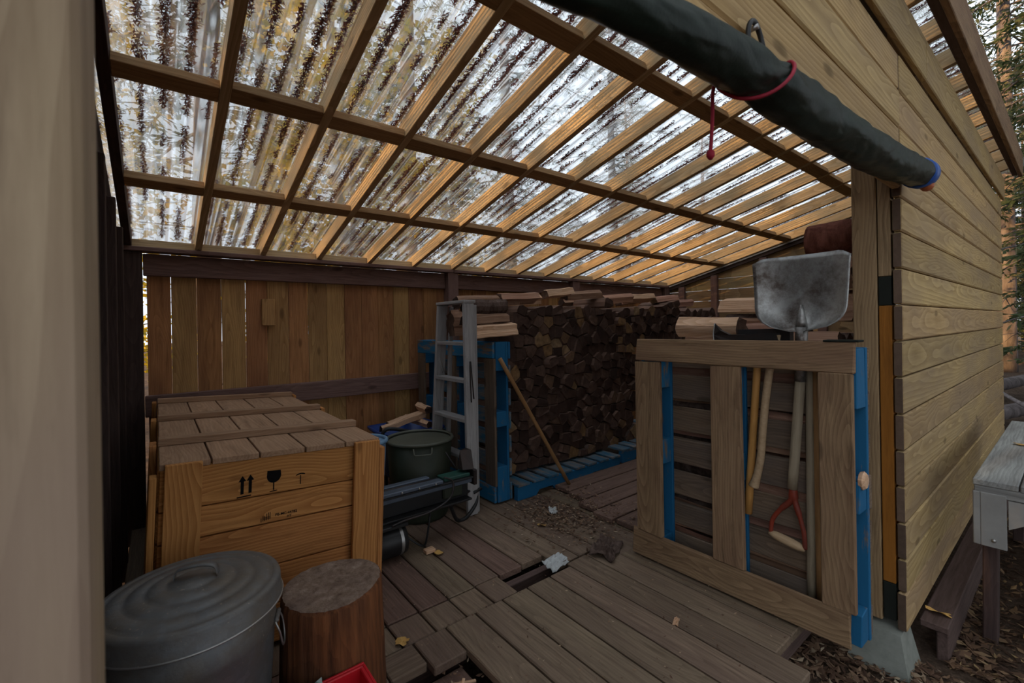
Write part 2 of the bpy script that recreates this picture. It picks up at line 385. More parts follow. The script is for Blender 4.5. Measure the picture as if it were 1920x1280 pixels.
def sheetm():
    N = NT('clear_corrugated_plastic'); v = N.coord(False)
    st = N.noise(N.vmul(v, (24, 1.0, 1)), 1.4, 6, .65)
    haze = N.ramp(st, [(.35, (.02, .02, .02)), (.60, (.10, .10, .10)), (.80, (.30, .30, .30))])
    tr = N.new('ShaderNodeBsdfTransparent'); tr.inputs[0].default_value = (.86, .89, .93, 1)
    rf = N.new('ShaderNodeBsdfRefraction'); rf.inputs['Color'].default_value = (.95, .97, .98, 1); rf.inputs['Roughness'].default_value = .26; rf.inputs['IOR'].default_value = 1.06
    tl = N.new('ShaderNodeBsdfTranslucent'); tl.inputs[0].default_value = (.72, .72, .74, 1)
    gl = N.new('ShaderNodeBsdfGlossy'); gl.inputs['Roughness'].default_value = .12; gl.inputs[0].default_value = (.9, .9, .9, 1)
    m1 = N.new('ShaderNodeMixShader'); m1.inputs[0].default_value = .55; N.l(tr.outputs[0], m1.inputs[1]); N.l(rf.outputs[0], m1.inputs[2])
    m2 = N.new('ShaderNodeMixShader'); N.l(haze, m2.inputs[0]); N.l(m1.outputs[0], m2.inputs[1]); N.l(tl.outputs[0], m2.inputs[2])
    fr = N.new('ShaderNodeFresnel'); fr.inputs[0].default_value = 1.35
    m3 = N.new('ShaderNodeMixShader'); N.l(N.math('MULTIPLY', fr.outputs[0], .22), m3.inputs[0]); N.l(m2.outputs[0], m3.inputs[1]); N.l(gl.outputs[0], m3.inputs[2])
    N.l(m3.outputs[0], N.out.inputs[0]); return N.m
MW['sheet'] = sheetm()

# ================================================================== SETTING
SL = .2535; TH = math.atan(SL)
def zb(y): return 1.729 + SL*(3.6-y)          # underside of the rafters
RN = Vector((0, sin(TH), cos(TH)))            # roof normal
# ---- ground
def ground():
    n = 90; V = []; Fc = []
    xs = [-30 + 75*i/n for i in range(n+1)]; ys = [-14 + 60*j/n for j in range(n+1)]
    for y in ys:
        for x in xs:
            d = max(0, max(abs(x-2.8)-5.5, abs(y-1.8)-4))
            V.append((x, y, -.15 + min(1, d/6)*(.35*noise.noise((x*.16, y*.16, 3))+.05*d/6)))
    for j in range(n):
        for i in range(n): a = j*(n+1)+i; Fc.append([a, a+1, a+n+2, a+n+1])
    o = mk('ground', V, Fc, MW['ground'], None, None, True)
    tag(o, 'brown forest soil around the shed, strewn with leaf litter', 'ground', kind='structure')
ground()

# ---- floor
floor = empty('floor', (1, 1.8, 0)); tag(floor, 'weathered brown deck floor of loose planks with gaps', 'floor', kind='structure')
def plank(x0, x1, y0, y1, z=0, m='deck', dz=None):
    j = random.randint(1, 60) % 5 + 1
    t = random.uniform(-.002, .002) if dz is None else dz
    bx('plank', x0+.004, x1-.004, y0, y1, z-.034+t, z+t, MW[m], floor, .004, 0)
k = -8
while 1.0+.1425*k < 2.16:
    x0 = 1.0+.1425*k; x1 = x0+.1425
    ys = 1.757 + random.uniform(-.006, .006)
    if x0 > 1.54: ys = 1.635 + random.uniform(-.012, .012)
    if x0 > 1.85: ys = 1.50
    plank(x0, x1, ys, 3.60, 0, 'deck' if random.random() < .65 else 'deckred')
    if x0 < 1.2: plank(x0, x1 if x1 < 1.27 else 1.275, 1.60, ys-.006, -.003, 'deck' if random.random() < .6 else 'deckred')
    k += 1
k = -10
while 1.606+.1425*k < 1.9:
    x0 = 1.606+.1425*k; x1 = x0+.1425
    if x0 < .88: plank(x0, x1, 1.45+random.uniform(-.03, .02), 1.594, 0)
    else: plank(x0, x1, .59 + (.11 if x0 > 1.74 else random.uniform(-.02, .02)), 1.594 if x0 < 1.5 else 1.622)
    k += 1
plank(1.893, 1.93, .74, 1.62)
for x0 in (.30, .445, .59, .735): plank(x0, x0+.14, .75, 1.44, -.055, 'deckred')
for i, (x0, x1, yc) in enumerate(((2.275, 4.2, 2.33), (2.25, 4.2, 2.165), (2.17, 4.2, 2.00), (2.13, 4.2, 1.835), (2.15, 4.2, 1.67), (2.14, 4.2, 1.51))):
    bx('plank', x0, x1, yc-.075, yc+.075, .004, .034, MW['deckred'], floor, .004)
for y in (.75, 1.55, 1.72, 2.6, 3.5): bx('joist', -.14, 2.2, y-.02, y+.02, -.135, -.037, MW['skid'], floor)

def cut_board(name, x0, x1, y0, y1, z0, z1, mat, parent, along='Z', low=.004):
    """end-wall board whose top follows the roof slope"""
    P = [(y0, z0), (y1, z0)]
    zt0, zt1 = zb(y0)-low, zb(y1)-low
    if min(zt0, zt1) <= z0 and zt1 <= z0:
        y1 = y0+(zt0-z0)/SL
        if y1 <= y0+.01: return
        P = [(y0, z0), (y1, z0)]; zt1 = z0
    if zt1 >= z1: P += [(y1, z1), (y0, z1)]
    elif zt0 <= z1: P += [(y1, zt1), (y0, zt0)]
    else: P += [(y1, zt1), (y0+(zt0-z1)/SL, z1), (y0, z1)]
    Q = []
    for p in P:
        if not Q or (abs(p[0]-Q[-1][0])+abs(p[1]-Q[-1][1])) > 1e-4: Q.append(p)
    cy, cz = (y0+y1)/2, (z0+z1)/2; n = len(Q)
    if along == 'Z':   # local X up
        V = [(p[1]-cz, p[0]-cy, h) for h in (x0, x1) for p in Q]; mw = Matrix(((0, 0, 1, 0), (0, 1, 0, cy), (1, 0, 0, cz), (0, 0, 0, 1)))
    else:
        V = [(p[0]-cy, p[1]-cz, h) for h in (x0, x1) for p in Q]; mw = Matrix(((0, 0, 1, 0), (1, 0, 0, cy), (0, 1, 0, cz), (0, 0, 0, 1)))
    Fc = [list(range(n)), [2*n-1-k for k in range(n)]]+[[k, n+k, n+(k+1) % n, (k+1) % n] for k in range(n)]
    return mk(name, V, Fc, mat, parent, mw)
# ---- back wall of upright boards
wb = empty('wall_back', (2.7, 3.65, 0)); tag(wb, 'back wall of upright brown fence boards with light showing through gaps', 'wall', kind='structure')
edges = [-.046, .077, .213, .353, .497, .633, .776]
while edges[-1] < 5.68: edges.append(edges[-1]+.1405+random.uniform(-.004, .004))
pal = ['fence', 'fencepale', 'fence', 'fencepale', 'fence', 'fencepale', 'fence', 'fencepale', 'fencepale', 'fence', 'fence', 'fence']
gaps = [.0024, .0018, .0055, .0036, .0030, .0034, .0032, .0042, .0026, .0026, .0006, .0006, .0036]
for i in range(len(edges)-1):
    g = gaps[i] if i < len(gaps) else random.choice((.0005, .0005, .001, .0018))
    m = pal[i] if i < len(pal) else random.choice(('fence', 'fence', 'fencepale'))
    t = random.uniform(-.0016, .0016)
    board('board', ((edges[i]+g/2+edges[i+1]-g/2)/2+t, 3.678, -.05), ((edges[i]+edges[i+1])/2-t, 3.678, 1.70), edges[i+1]-edges[i]-g, .018, MW[m], wb, (0, 1, 0), .002)
bx('post', -.165, -.064, 3.59, 3.668, -.1, 1.70, MW['darkwall'], wb, .004)
px = [(2.095, 2.205), (3.722, 3.835), (5.55, 5.66)]
for a, b in px: bx('post', a, b, 3.578, 3.668, -.1, 1.70, MW['rail'], wb, .004)
lo = -.064
for a, b in px:
    bx('rail', lo+.002, a-.002, 3.63, 3.668, 1.555, 1.692, MW['rail'], wb, .004)
    bx('rail', lo+.002, a-.002, 3.63, 3.668, .665, .80, MW['rail'], wb, .004)
    lo = b
for a, b in ((-.17, 2.15), (2.15, 5.72)): bx('top_plate', a+.002, b-.002, 3.568, 3.668, 1.70, 1.727, MW['rail'], wb, .003)
bx('patch_block', .595, .680, 3.640, 3.668, 1.234, 1.426, MW['fencepale'], wb, .003)

# ---- left end wall
wl = empty('wall_left', (-.17, 2, 0)); tag(wl, 'dark stained end wall of upright boards behind the crate', 'wall', kind='structure')
y = .60
while y < 3.6:
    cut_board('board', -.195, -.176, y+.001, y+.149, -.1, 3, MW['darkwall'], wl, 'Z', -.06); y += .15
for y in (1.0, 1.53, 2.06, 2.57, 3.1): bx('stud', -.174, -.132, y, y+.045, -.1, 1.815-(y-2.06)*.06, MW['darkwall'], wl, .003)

# ---- right end wall
wr = empty('wall_right', (5.72, 2, 0)); tag(wr, 'far end wall of horizontal boards above the woodpile', 'wall', kind='structure')
z = -.05
while z < 2.35:
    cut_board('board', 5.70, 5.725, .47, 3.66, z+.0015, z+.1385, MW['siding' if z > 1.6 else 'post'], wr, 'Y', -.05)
    z += .14
for y in (3.36, 2.90, 2.3, 1.7): bx('stud', 5.655, 5.70, y, y+.085, -.05, zb(y)-.09, MW['rail'], wr, .003)
board('top_rail', (5.665, 3.62, zb(3.62)-.045), (5.665, .5, zb(.5)-.045), .06, .03, MW['darkwall'], wr, (1, 0, 0))
board('edge_strip', (5.64, 3.62, zb(3.62)-.025), (5.64, .5, zb(.5)-.025), .016, .016, MW['ladder'], wr, (1, 0, 0))

# ---- front wall: siding to the side of the opening and above it
wf = empty('wall_front', (3.5, .44, 0)); tag(wf, 'front wall of horizontal pale pine siding boards', 'wall', kind='structure')
zs = [.004, .154, .281, .42, .56, .698, .838, .981, 1.12, 1.259, 1.399, 1.540, 1.671, 1.795, 1.935, 2.077, 2.218]
for i in range(16):
    off = random.uniform(-.0015, .0015); e = (0, -.012, -.010, .002, -.006, 0, .003, 0)[i % 8]
    xa = 2.236 if i else 2.23
    bx('siding_board', xa, 5.745+e, .423+off, .452+off, zs[i]+.0015, zs[i+1]-.0035, MW['siding'], wf, .006)
    bx('board_end', xa-.0025, xa-.0003, .4255+off, .4495+off, zs[i]+.005, zs[i+1]-.007, MW['endgrain'], wf, .0005)
    if i >= 12: bx('siding_board', -.19, 2.2325, .423-off, .452-off, max(1.703, zs[i]+.0015), zs[i+1]-.0035, MW['siding'], wf, .006)
for xa, xb in ((-.19, 2.6), (2.603, 4.7), (4.703, 5.75)): bx('trim_board', xa, xb, .400, .4215, 2.222, 2.40, MW['siding'], wf, .004)
bx('header_beam', -.14, 2.24, .456, .496, 1.76, 2.42, MW['post'], wf)
bx('top_plate', -.19, 5.75, .456, .545, 2.425, 2.463, MW['post'], wf)
bx('corner_post', 2.236, 2.325, .500, .580, .015, 2.42, MW['post'], wf, .004)
for z0, z1, m in ((1.372, 1.76, 'post'), (1.258, 1.37, 'felt'), (.175, 1.256, 'orangeboard'), (.03, .173, 'felt')):
    bx('spacer_strip', 2.238, 2.30, .4565, .496, z0, z1, MW[m], wf, .002)
for x in (3.0, 3.6, 4.2, 4.8, 5.4): bx('stud', x, x+.04, .456, .545, .0, 2.42, MW['post'], wf)
# ---- near post at the side of the opening
t1 = empty('trim_1', (-.08, .37, 0)); tag(t1, 'pale rough door post filling the photo edge beside the trash can', 'post', kind='structure')
bx('post', -.135, -.0302, .33, .415, -.15, 1.66, MW['nearpost'], t1, .004)
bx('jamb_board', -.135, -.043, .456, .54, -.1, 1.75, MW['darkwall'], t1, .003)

# ---- roof
roof = empty('ceiling', (2.9, 2, 2.2)); tag(roof, 'lean-to roof of pine rafters under clear corrugated plastic', 'ceiling', kind='structure')
rl = [-.152, .203, .58, .959, 1.35, 1.745, 2.134, 2.511, 2.911, 3.296, 3.690, 4.078, 4.466, 4.856, 5.246, 5.632, 6.02]
for i, x in enumerate(rl):
    xc = x+.019
    a = Vector((xc, 3.70, zb(3.70)))+RN*.0445; b = Vector((xc, .378, zb(.378)))+RN*.0445
    board('rafter', a, b, .038, .089, MW['darkwall' if i == 0 else 'rafter'], roof, RN, .002)
for i in range(len(rl)-2):
    xa = rl[i]+.0385; xb = rl[i+1]-.0005
    for y in (2.84, 2.065, 1.245):
        yy = y+random.uniform(-.012, .012); c = Vector((0, yy, zb(yy)))+RN*.021
        board('blocking', c+Vector((xa, 0, 0)), c+Vector((xb, 0, 0)), .086, .038, MW['block'], roof, RN, .002)
    bx('end_block', xa, xb, 3.60, 3.638, 1.7275, 1.775, MW['rafter'], roof, .002)
bx('fascia', -.25, 6.06, .338, .374, 2.475, 2.64, MW['skid'], roof, .003)
bx('fascia', -.25, 6.07, .310, .336, 2.455, 2.655, MW['pallet'], roof, .003)
PITCH, AMP = .076, .0085
def corr(x): return AMP*cos(2*pi*x/PITCH)
def roof_top(y): return zb(y)+.094/cos(TH)+AMP
k = 0; x = -.266
while x < 6.05:
    V = []; Fc = []; nx = 9*10+4; ny = 46; x0 = x; rs = random.uniform(0, 50); lift = .003*(k % 2)
    for j in range(ny+1):
        y = .314+(3.80-.314)*j/ny
        for i in range(nx+1):
            xx = x0+i*PITCH/10
            V.append((xx-x0, y, roof_top(y)+corr(xx)+lift+.0014*noise.noise((xx*9+rs, y*5, 0))))
    for j in range(ny):
        for i in range(nx): a = j*(nx+1)+i; Fc.append([a, a+1, a+nx+2, a+nx+1])
    mk('roof_sheet', V, Fc, MW['sheet'], roof, Matrix.Translation((x0, 0, 0)), True)
    x += 9*PITCH; k += 1
def roof_litter():
    rr = random.Random(3); V = []; Fc = []
    xv = -.266+PITCH/2 - ((-.266) % PITCH)
    v = 0
    x = math.floor(-.25/PITCH)*PITCH+PITCH/2
    while x < 6.0:
        v += 1; bias = .08+.13*noise.noise((v*.37, 0, 9))
        y = .37
        while y < 3.72:
            d = noise.noise((v*1.7, y*2.3, 1.5))*.55+noise.noise((v*3.1, y*9, 4))*.45
            dens = d+bias+.10*(2.2-y)/2 + (.10 if x < 1.5 else .04)
            if dens > .06:
                n = 3+int(min(8, dens*14))
                for q in range(n):
                    a = rr.uniform(0, pi); L = rr.uniform(.005, .014); wd = rr.uniform(.0016, .0032)
                    cx = x+rr.gauss(0, .0050)*(1+dens*1.6); cy = y+rr.uniform(-.006, .006)
                    cz = roof_top(cy)+corr(cx)+.004+rr.uniform(0, .006)+.003
                    dx, dy = cos(a)*L, sin(a)*L; tz = rr.uniform(-.003, .004)
                    o = len(V)
                    V += [(cx-dx, cy-dy, cz+SL*dy-tz), (cx+dx, cy+dy, cz-SL*dy+tz), (cx-sin(a)*wd*2, cy+cos(a)*wd*2, cz+.002)]
                    Fc.append([o, o+1, o+2])
            y += .0065
        x += PITCH
    o = mk('needle_litter', V, Fc, MW['redneedle'])
    tag(o, 'dark red pine needle litter lying in the roof corrugations', 'needle litter', kind='stuff')
roof_litter()

# ================================================================== CRATE
def crate():
    t = empty('shipping_crate', (.34, 1.88, 0)); tag(t, 'long wooden shipping crate with slatted lid and black handling marks', 'crate')
    e = [-.036, .112, .262, .42, .575, .722]
    for a, b in zip(e[:-1], e[1:]):
        bx('lid_board', a+.003, b-.003, 1.893+random.uniform(-.002, .002), 3.57, .706, .7275, MW['cratelid'], t, .002)
    for y in (2.19, 2.80, 3.50):
        bx('lid_batten', -.036, .722, y, y+.055, .7285, .756, MW['cratelid'], t, .002)
        bx('side_batten', -.062, -.040, y-.01, y+.08, .02, .735, MW['crate'], t, .002)
        if y > 2.2: bx('side_batten', .724, .745, y-.01, y+.08, .02, .735, MW['crate'], t, .002)
    bx('corner_post', -.018, .086, 1.871, 1.8915, .004, .726, MW['crate'], t, .002)
    bx('corner_post', .609, .714, 1.871, 1.8915, .004, .722, MW['crate'], t, .002)
    for z0, z1 in ((.565, .704), (.458, .561), (.297, .453), (.15, .292), (.004, .146)):
        bx('front_plank', -.03, .712, 1.905, 1.925, z0, z1, MW['crate'], t, .002)
        bx('side_plank', .700, .7215, 1.93, 3.56, z0, z1-.004, MW['crate'], t, .002)
        bx('side_plank', -.036, -.015, 1.93, 3.56, z0, z1-.004, MW['crate'], t, .002)
        bx('back_plank', -.012, .698, 3.54, 3.56, z0, z1-.004, MW['crate'], t, .002)
    bx('edge_batten', .716, .738, 1.873, 1.925, .004, .69, MW['crate'], t, .002)
    bx('edge_batten', -.058, -.038, 1.873, 1.925, .004, .69, MW['crate'], t, .002)
    K = 1.0187
    def cv(x, z):
        x = x*K; z = 1.2+(z-1.2)*K; return x, z+.046*(x-.34)-.012
    def mark(name, poly, lab):
        q = [cv(*p) for p in poly]
        o = prism(name, q, 1.9035, 1.9046, MW['print'], t); o['label'] = lab
    for ax in (.206, .231):
        mark('arrow_mark', [(ax-.005, .610), (ax+.005, .610), (ax+.005, .655), (ax+.012, .655), (ax, .675), (ax-.012, .655), (ax-.005, .655)], 'black upward arrow printed on the crate')
    mark('arrow_base_mark', [(.190, .599), (.235, .599), (.235, .603), (.190, .603)], 'black base line printed under the arrows')
    g = [(.285, .676), (.330, .672)]+[(.308+.024*cos(a), .655+.026*sin(a)) for a in [-pi*i/10 for i in range(0, 11)]]
    mark('glass_mark', g, 'black fragile glass bowl printed on the crate')
    mark('glass_mark', [(.3055, .602), (.3095, .602), (.3095, .632), (.3055, .632)], 'black glass stem printed on the crate')
    mark('glass_mark', [(.295, .597), (.320, .597), (.320, .600), (.295, .600)], 'black glass foot printed on the crate')
    mark('umbrella_mark', [(.383, .637)]+[(.400+.017*cos(a), .637+.008*sin(a)) for a in [pi-pi*i/8 for i in range(1, 8)]]+[(.417, .637), (.40, .641)], 'black keep dry umbrella printed on the crate')
    mark('umbrella_mark', [(.3985, .603), (.4015, .603), (.4015, .637), (.3985, .637)], 'black umbrella stem printed on the crate')
    for i, (h0, h1) in enumerate(((.493, .507), (.4945, .514), (.495, .512), (.496, .520), (.4965, .5225), (.498, .523))):
        x = .269+i*.0058; mark('stamp_mark', [(x, h0), (x+.0022, h0), (x+.0022, h1), (x, h1)], 'black bar of the wood treatment stamp')
    for z in (.500, .5055): mark('stamp_mark', [(.274, z), (.298, z+.001), (.298, z+.0025), (.274, z+.0015)], 'black cross line of the wood treatment stamp')
    dg = bpy.context.evaluated_depsgraph_get()
    for body, sz, x, z in (('PB-MC-44782', .0135, .316, .5035), ('HT', .0125, .356, .489)):
        cu = bpy.data.curves.new('stamp', 'FONT'); cu.body = body; cu.size = sz; cu.extrude = .0003; cu.offset = .0003
        tmp = bpy.data.objects.new('tmp', cu); COL.objects.link(tmp); bpy.context.view_layer.update()
        me = bpy.data.meshes.new_from_object(tmp.evaluated_get(bpy.context.evaluated_depsgraph_get()))
        bpy.data.objects.remove(tmp); me.materials.clear(); me.materials.append(MW['print'])
        X, Z = cv(x, z)
        o = link(bpy.data.objects.new('stamp_text', me), t, Matrix.Translation((X, 1.9037, Z)) @ Matrix.Rotation(pi/2, 4, 'X')); o['label'] = 'black stamped lettering on the crate plank'
    t.matrix_basis = Matrix.Translation((.34, 1.88, .017)) @ Matrix.Rotation(.046, 4, 'Y')
crate()

# ================================================================== TRASH CAN
def trash_can():
    cx, cy = .068, 1.512
    t = empty('trash_can', (cx, cy, -.055)); tag(t, 'round galvanised steel trash can with ridged lid in front of crate', 'trash can')
    mw = Matrix.Translation((cx, cy, -.055))
    lathe('body', [(.165, .0), (.168, .006), (.172, .08), (.175, .09), (.178, .10), (.198, .42), (.202, .43), (.199, .44), (.203, .525), (.198, .526), (.16, .05), (0, .03)], 56, MW['galv'], t, mw)
    prof = [(.2145, .500), (.2175, .498), (.2185, .503), (.2150, .508), (.2140, .545), (.2105, .553), (.196, .556), (.190, .553), (.183, .558), (.152, .564), (.147, .561), (.140, .566), (.108, .571), (.103, .568), (.096, .573), (.062, .578), (.057, .575), (.050, .580), (.0, .584)]
    lid = lathe('lid', prof, 72, MW['galv'], t, mw)
    V, Fc = tube_geo([(.2185*cos(2*pi*k/72), .2185*sin(2*pi*k/72), .500) for k in range(72)], .0028, 6, False, True); mk('rim_bead', V, Fc, MW['wire'], lid, mw, True)
    P = smooth_path([(-.052, 0, 0), (-.045, 0, .022), (-.015, 0, .030), (.02, 0, .030), (.045, 0, .022), (.052, 0, 0)], 5)
    V = []; Fc = []
    for p in P:
        for s in (-1, 1): V.append((p.x, s*.012, p.z)); V.append((p.x, s*.012, p.z+.004))
    for i in range(len(P)-1):
        a = i*4; b = a+4
        Fc += [[a, a+2, b+2, b], [a+1, b+1, b+3, a+3], [a, b, b+1, a+1], [a+2, a+3, b+3, b+2]]
    mk('lid_handle', V, Fc, MW['galv'], lid, Matrix.Translation((cx+.01, cy+.01, -.055+.578)) @ Matrix.Rotation(-.35, 4, 'Z'), True)
    a = -.30; u = Vector((cos(a), sin(a), 0)); s = Vector((-sin(a), cos(a), 0)); c = Vector((cx, cy, -.055+.43))+u*.203
    rod('handle_bracket', c-s*.028+u*.002, c+s*.028+u*.002, .007, .007, MW['galv'], t, 8)
    tube('handle_wire', smooth_path([c-s*.03, c-s*.034-Vector((0, 0, .03))+u*.012, c-s*.02-Vector((0, 0, .075))+u*.018, c+s*.02-Vector((0, 0, .075))+u*.018, c+s*.034-Vector((0, 0, .03))+u*.012, c+s*.03], 5), .0028, MW['wire'], t, 6)
trash_can()

# ================================================================== STUMP
def stump():
    cx, cy = .438, 1.515
    t = empty('chopping_stump', (cx, cy, -.055)); tag(t, 'reddish chopping block stump with scarred dusty top', 'stump')
    n = 120; rr = random.Random(5); V = []; Fc = []
    def R(a, z): return .152*(1+.035*sin(2*a+.4)+.02*sin(3*a+1)+.012*noise.noise((cos(a)*6, sin(a)*6, z*1.2))+.018*noise.noise((cos(a)*2.5, sin(a)*2.5, 3)))+.012*(1-z/.43)+(.0045*abs(noise.noise((cos(a)*11, sin(a)*11, z*.8)))+.003*noise.noise((cos(a)*30, sin(a)*30, z*1.5)))
    zz = [0, .08, .16, .25, .34, .42, .432]
    for i, z in enumerate(zz):
        for k in range(n):
            a = 2*pi*k/n; r = R(a, z)-(.005 if i == 6 else 0)
            V.append((r*cos(a), r*sin(a), z))
    for i in range(len(zz)-1):
        for k in range(n): Fc.append([i*n+k, i*n+(k+1) % n, (i+1)*n+(k+1) % n, (i+1)*n+k])
    Fc.append(list(range(n))[::-1])
    # local X along the trunk so that the grain runs upright
    rot = Matrix(((0, 0, 1, 0), (0, 1, 0, 0), (-1, 0, 0, 0), (0, 0, 0, 1)))
    inv = rot.inverted()
    mw = Matrix.Translation((cx, cy, -.055))
    mk('side', [inv @ Vector(v) for v in V], Fc, MW['stumpbark'], t, mw @ rot, True)
    V = []; Fc = []; rings = 14
    for i in range(rings+1):
        for k in range(n):
            a = 2*pi*k/n; r = (R(a, .43)-.005)*i/rings
            V.append((r*cos(a), r*sin(a), .4325+(.006*noise.noise((r*cos(a)*22, r*sin(a)*22, 1))+.004 if i < rings else 0)))
    for i in range(rings):
        for k in range(n): Fc.append([i*n+k, i*n+(k+1) % n, (i+1)*n+(k+1) % n, (i+1)*n+k])
    mk('top_face', V, Fc, MW['stumptop'], t, mw, True)
stump()

# ================================================================== RED TRAY
def tray():
    t = empty('plastic_tray', (.31, 1.18, 0)); tag(t, 'bright red plastic tray with raised rim in front of stump', 'tray')
    x0, x1, y0, y1, z0, z1 = .15, .471, .98, 1.347, .03, .197
    bx('base', x0+.012, x1-.012, y0+.012, y1-.012, z0, z0+.006, MW['redplastic'], t, .001)
    for a in ((x0, x1, y1-.012, y1, z0, z1), (x0, x1, y0, y0+.012, z0, z1), (x0, x0+.012, y0+.013, y1-.013, z0, z1), (x1-.012, x1, y0+.013, y1-.013, z0, z1)):
        bx('side', *a, MW['redplastic'], t, .003)
    for a in ((x0, x1+.006, y1-.002, y1+.006, z1-.02, z1+.001), (x1-.002, x1+.006, y0, y1-.004, z1-.02, z1+.001)): bx('rim', *a, MW['redplastic'], t, .003)
    V = []; Fc = []; n = 9; rr = random.Random(8)
    for j in range(n):
        for i in range(n): V.append(((i/(n-1)-.5)*.11, (j/(n-1)-.5)*.09, .035*noise.noise((i*.6, j*.6, 2))+.01*rr.random()))
    for j in range(n-1):
        for i in range(n-1): a = j*n+i; Fc.append([a, a+1, a+n+1, a+n])
    o = mk('crumpled_paper', V, Fc, MW['paper'], None, Matrix.Translation((.30, 1.318, .175)) @ Matrix.Rotation(.5, 4, 'X'), False)
    tag(o, 'crumpled pale green paper scrap in the red tray', 'paper')
tray()

# ================================================================== BUCKET, TUB, BIN
def tubs():
    t = empty('plastic_bucket', (.944, 2.626, 0)); tag(t, 'pale blue plastic bucket beside the dark green tub', 'bucket')
    mw = Matrix.Translation((.944, 2.626, .001))
    lathe('body', [(.105, 0), (.116, .33), (.121, .333), (.131, .54), (.126, .54), (.108, .27), (.098, .02), (0, .015)], 40, MW['bluebucket'], t, mw)
    lathe('rim', [(.130, .530), (.140, .528), (.1445, .536), (.142, .546), (.133, .551), (.125, .547), (.124, .539)], 40, MW['bluebucket'], t, mw)
    t = empty('round_tub', (1.325, 2.66, 0)); tag(t, 'large dark green round tub with rope-style side handle', 'tub')
    mw = Matrix.Translation((1.325, 2.66, .001))
    lathe('body', [(.165, 0), (.175, .02), (.206, .48), (.200, .48), (.168, .03), (0, .02)], 48, MW['greentub'], t, mw)
    lathe('rim', [(.203, .478), (.214, .480), (.218, .488), (.214, .497), (.204, .498), (.199, .49)], 48, MW['tubrim'], t, mw)
    a = -1.95; u = Vector((cos(a), sin(a), 0)); s = Vector((-sin(a), cos(a), 0)); c = Vector((1.325, 2.66, 0))+u*.214
    tube('handle', [c-s*.055+Vector((0, 0, .475)), c-s*.052+u*.012+Vector((0, 0, .445)), c-s*.045+u*.016+Vector((0, 0, .437)), c+s*.045+u*.016+Vector((0, 0, .437)), c+s*.052+u*.012+Vector((0, 0, .445)), c+s*.055+Vector((0, 0, .475))], .0045, MW['tubrim'], t, 8)
    t = empty('garden_cart', (1.48, 3.2, 0)); tag(t, 'dark blue plastic cart with black bent handle by the back wall', 'cart')
    V = []; Fc = []
    def ring(hx, hy, z, dz=0):
        o = []
        for k in range(24):
            a = 2*pi*k/24; f = max(abs(cos(a)), abs(sin(a))); f = f**.72
            o.append((hx*cos(a)/f, hy*sin(a)/f, z+dz*cos(a)))
        return o
    for rg in (ring(.16, .13, .10), ring(.22, .19, .42), ring(.25, .215, .435), ring(.25, .215, .452), ring(.215, .185, .44), ring(.15, .12, .12)): V += rg
    for i in range(5):
        for k in range(24): Fc.append([i*24+k, i*24+(k+1) % 24, (i+1)*24+(k+1) % 24, (i+1)*24+k])
    Fc += [list(range(24))[::-1], [120+k for k in range(24)]]
    mk('bin', V, Fc, MW['darkblue'], t, Matrix.Translation((1.49, 3.22, 0)), True)
    tube('handle', smooth_path([(1.245, 3.06, .20), (1.225, 3.04, .42), (1.245, 3.03, .485), (1.30, 3.02, .49), (1.42, 3.0, .455), (1.50, 2.99, .425)], 5), .013, MW['black'], t, 8)
    for s in (-1, 1):
        V, Fc = tube_geo([(0, -.02, 0), (0, -.015, 0), (0, .015, 0), (0, .02, 0)], [.085, .098, .098, .085], 20)
        mk('wheel', V, Fc, MW['black'], t, Matrix.Translation((1.62, 3.22+s*.16, .099)), True)
    for x in (1.34, 1.36): rod('leg', (x, 3.12+(x-1.34)*9, .0), (x, 3.12+(x-1.34)*9, .12), .012, .012, MW['black'], t, 8)
tubs()

# ================================================================== LOGS
def log_obj(name, poly, L, mw, side='split', parent=None, barkface=None, seg=1):
    """wedge of split wood: polygon in local YZ, length on local X, ends are end grain"""
    n = len(poly); V = []; rr = random; Fc = []; mi = []
    K = seg; sd = rr.uniform(0, 90)
    if seg > 1:      # hero logs: break up the outline
        q = []
        for k in range(n):
            p0, p1 = poly[k], poly[(k+1) % n]; q.append(p0); ln = math.hypot(p1[0]-p0[0], p1[1]-p0[1]); m = int(ln/.022)
            for s in range(1, m):
                f = s/m; w_ = rr.uniform(-.0045, .0045); q.append((p0[0]+(p1[0]-p0[0])*f+w_, p0[1]+(p1[1]-p0[1])*f+rr.uniform(-.0045, .0045)))
        if barkface is not None: barkface = -1
        poly = q; n = len(poly)
    jx = [rr.uniform(-.007, .007) for _ in range(n)]
    for e in range(K+1):
        for k, (a, b) in enumerate(poly):
            t_ = e/K; g = 1+.08*noise.noise((a*20+sd, b*20, t_*1.6)) if K > 1 else 1+rr.uniform(-.05, .05)
            V.append(((t_-.5)*L+(jx[k] if e in (0, K) else 0), a*g, b*g+(.006*noise.noise((sd, t_*2.5, 0)) if K > 1 else 0)))
    Fc = [list(range(n)), [K*n+n-1-k for k in range(n)]]; mi = [1, 1]
    bk = rr.randint(0, n-1); bw = n//3
    for e in range(K):
        for k in range(n):
            Fc.append([e*n+k, e*n+n+k, e*n+n+(k+1) % n, e*n+(k+1) % n][::-1])
            mi.append(2 if (k == barkface or (barkface == -1 and (k-bk) % n < bw)) else 0)
    return mk(name, V, Fc, [MW[side], MW['end'], MW['bark']], parent, mw, False, mi)
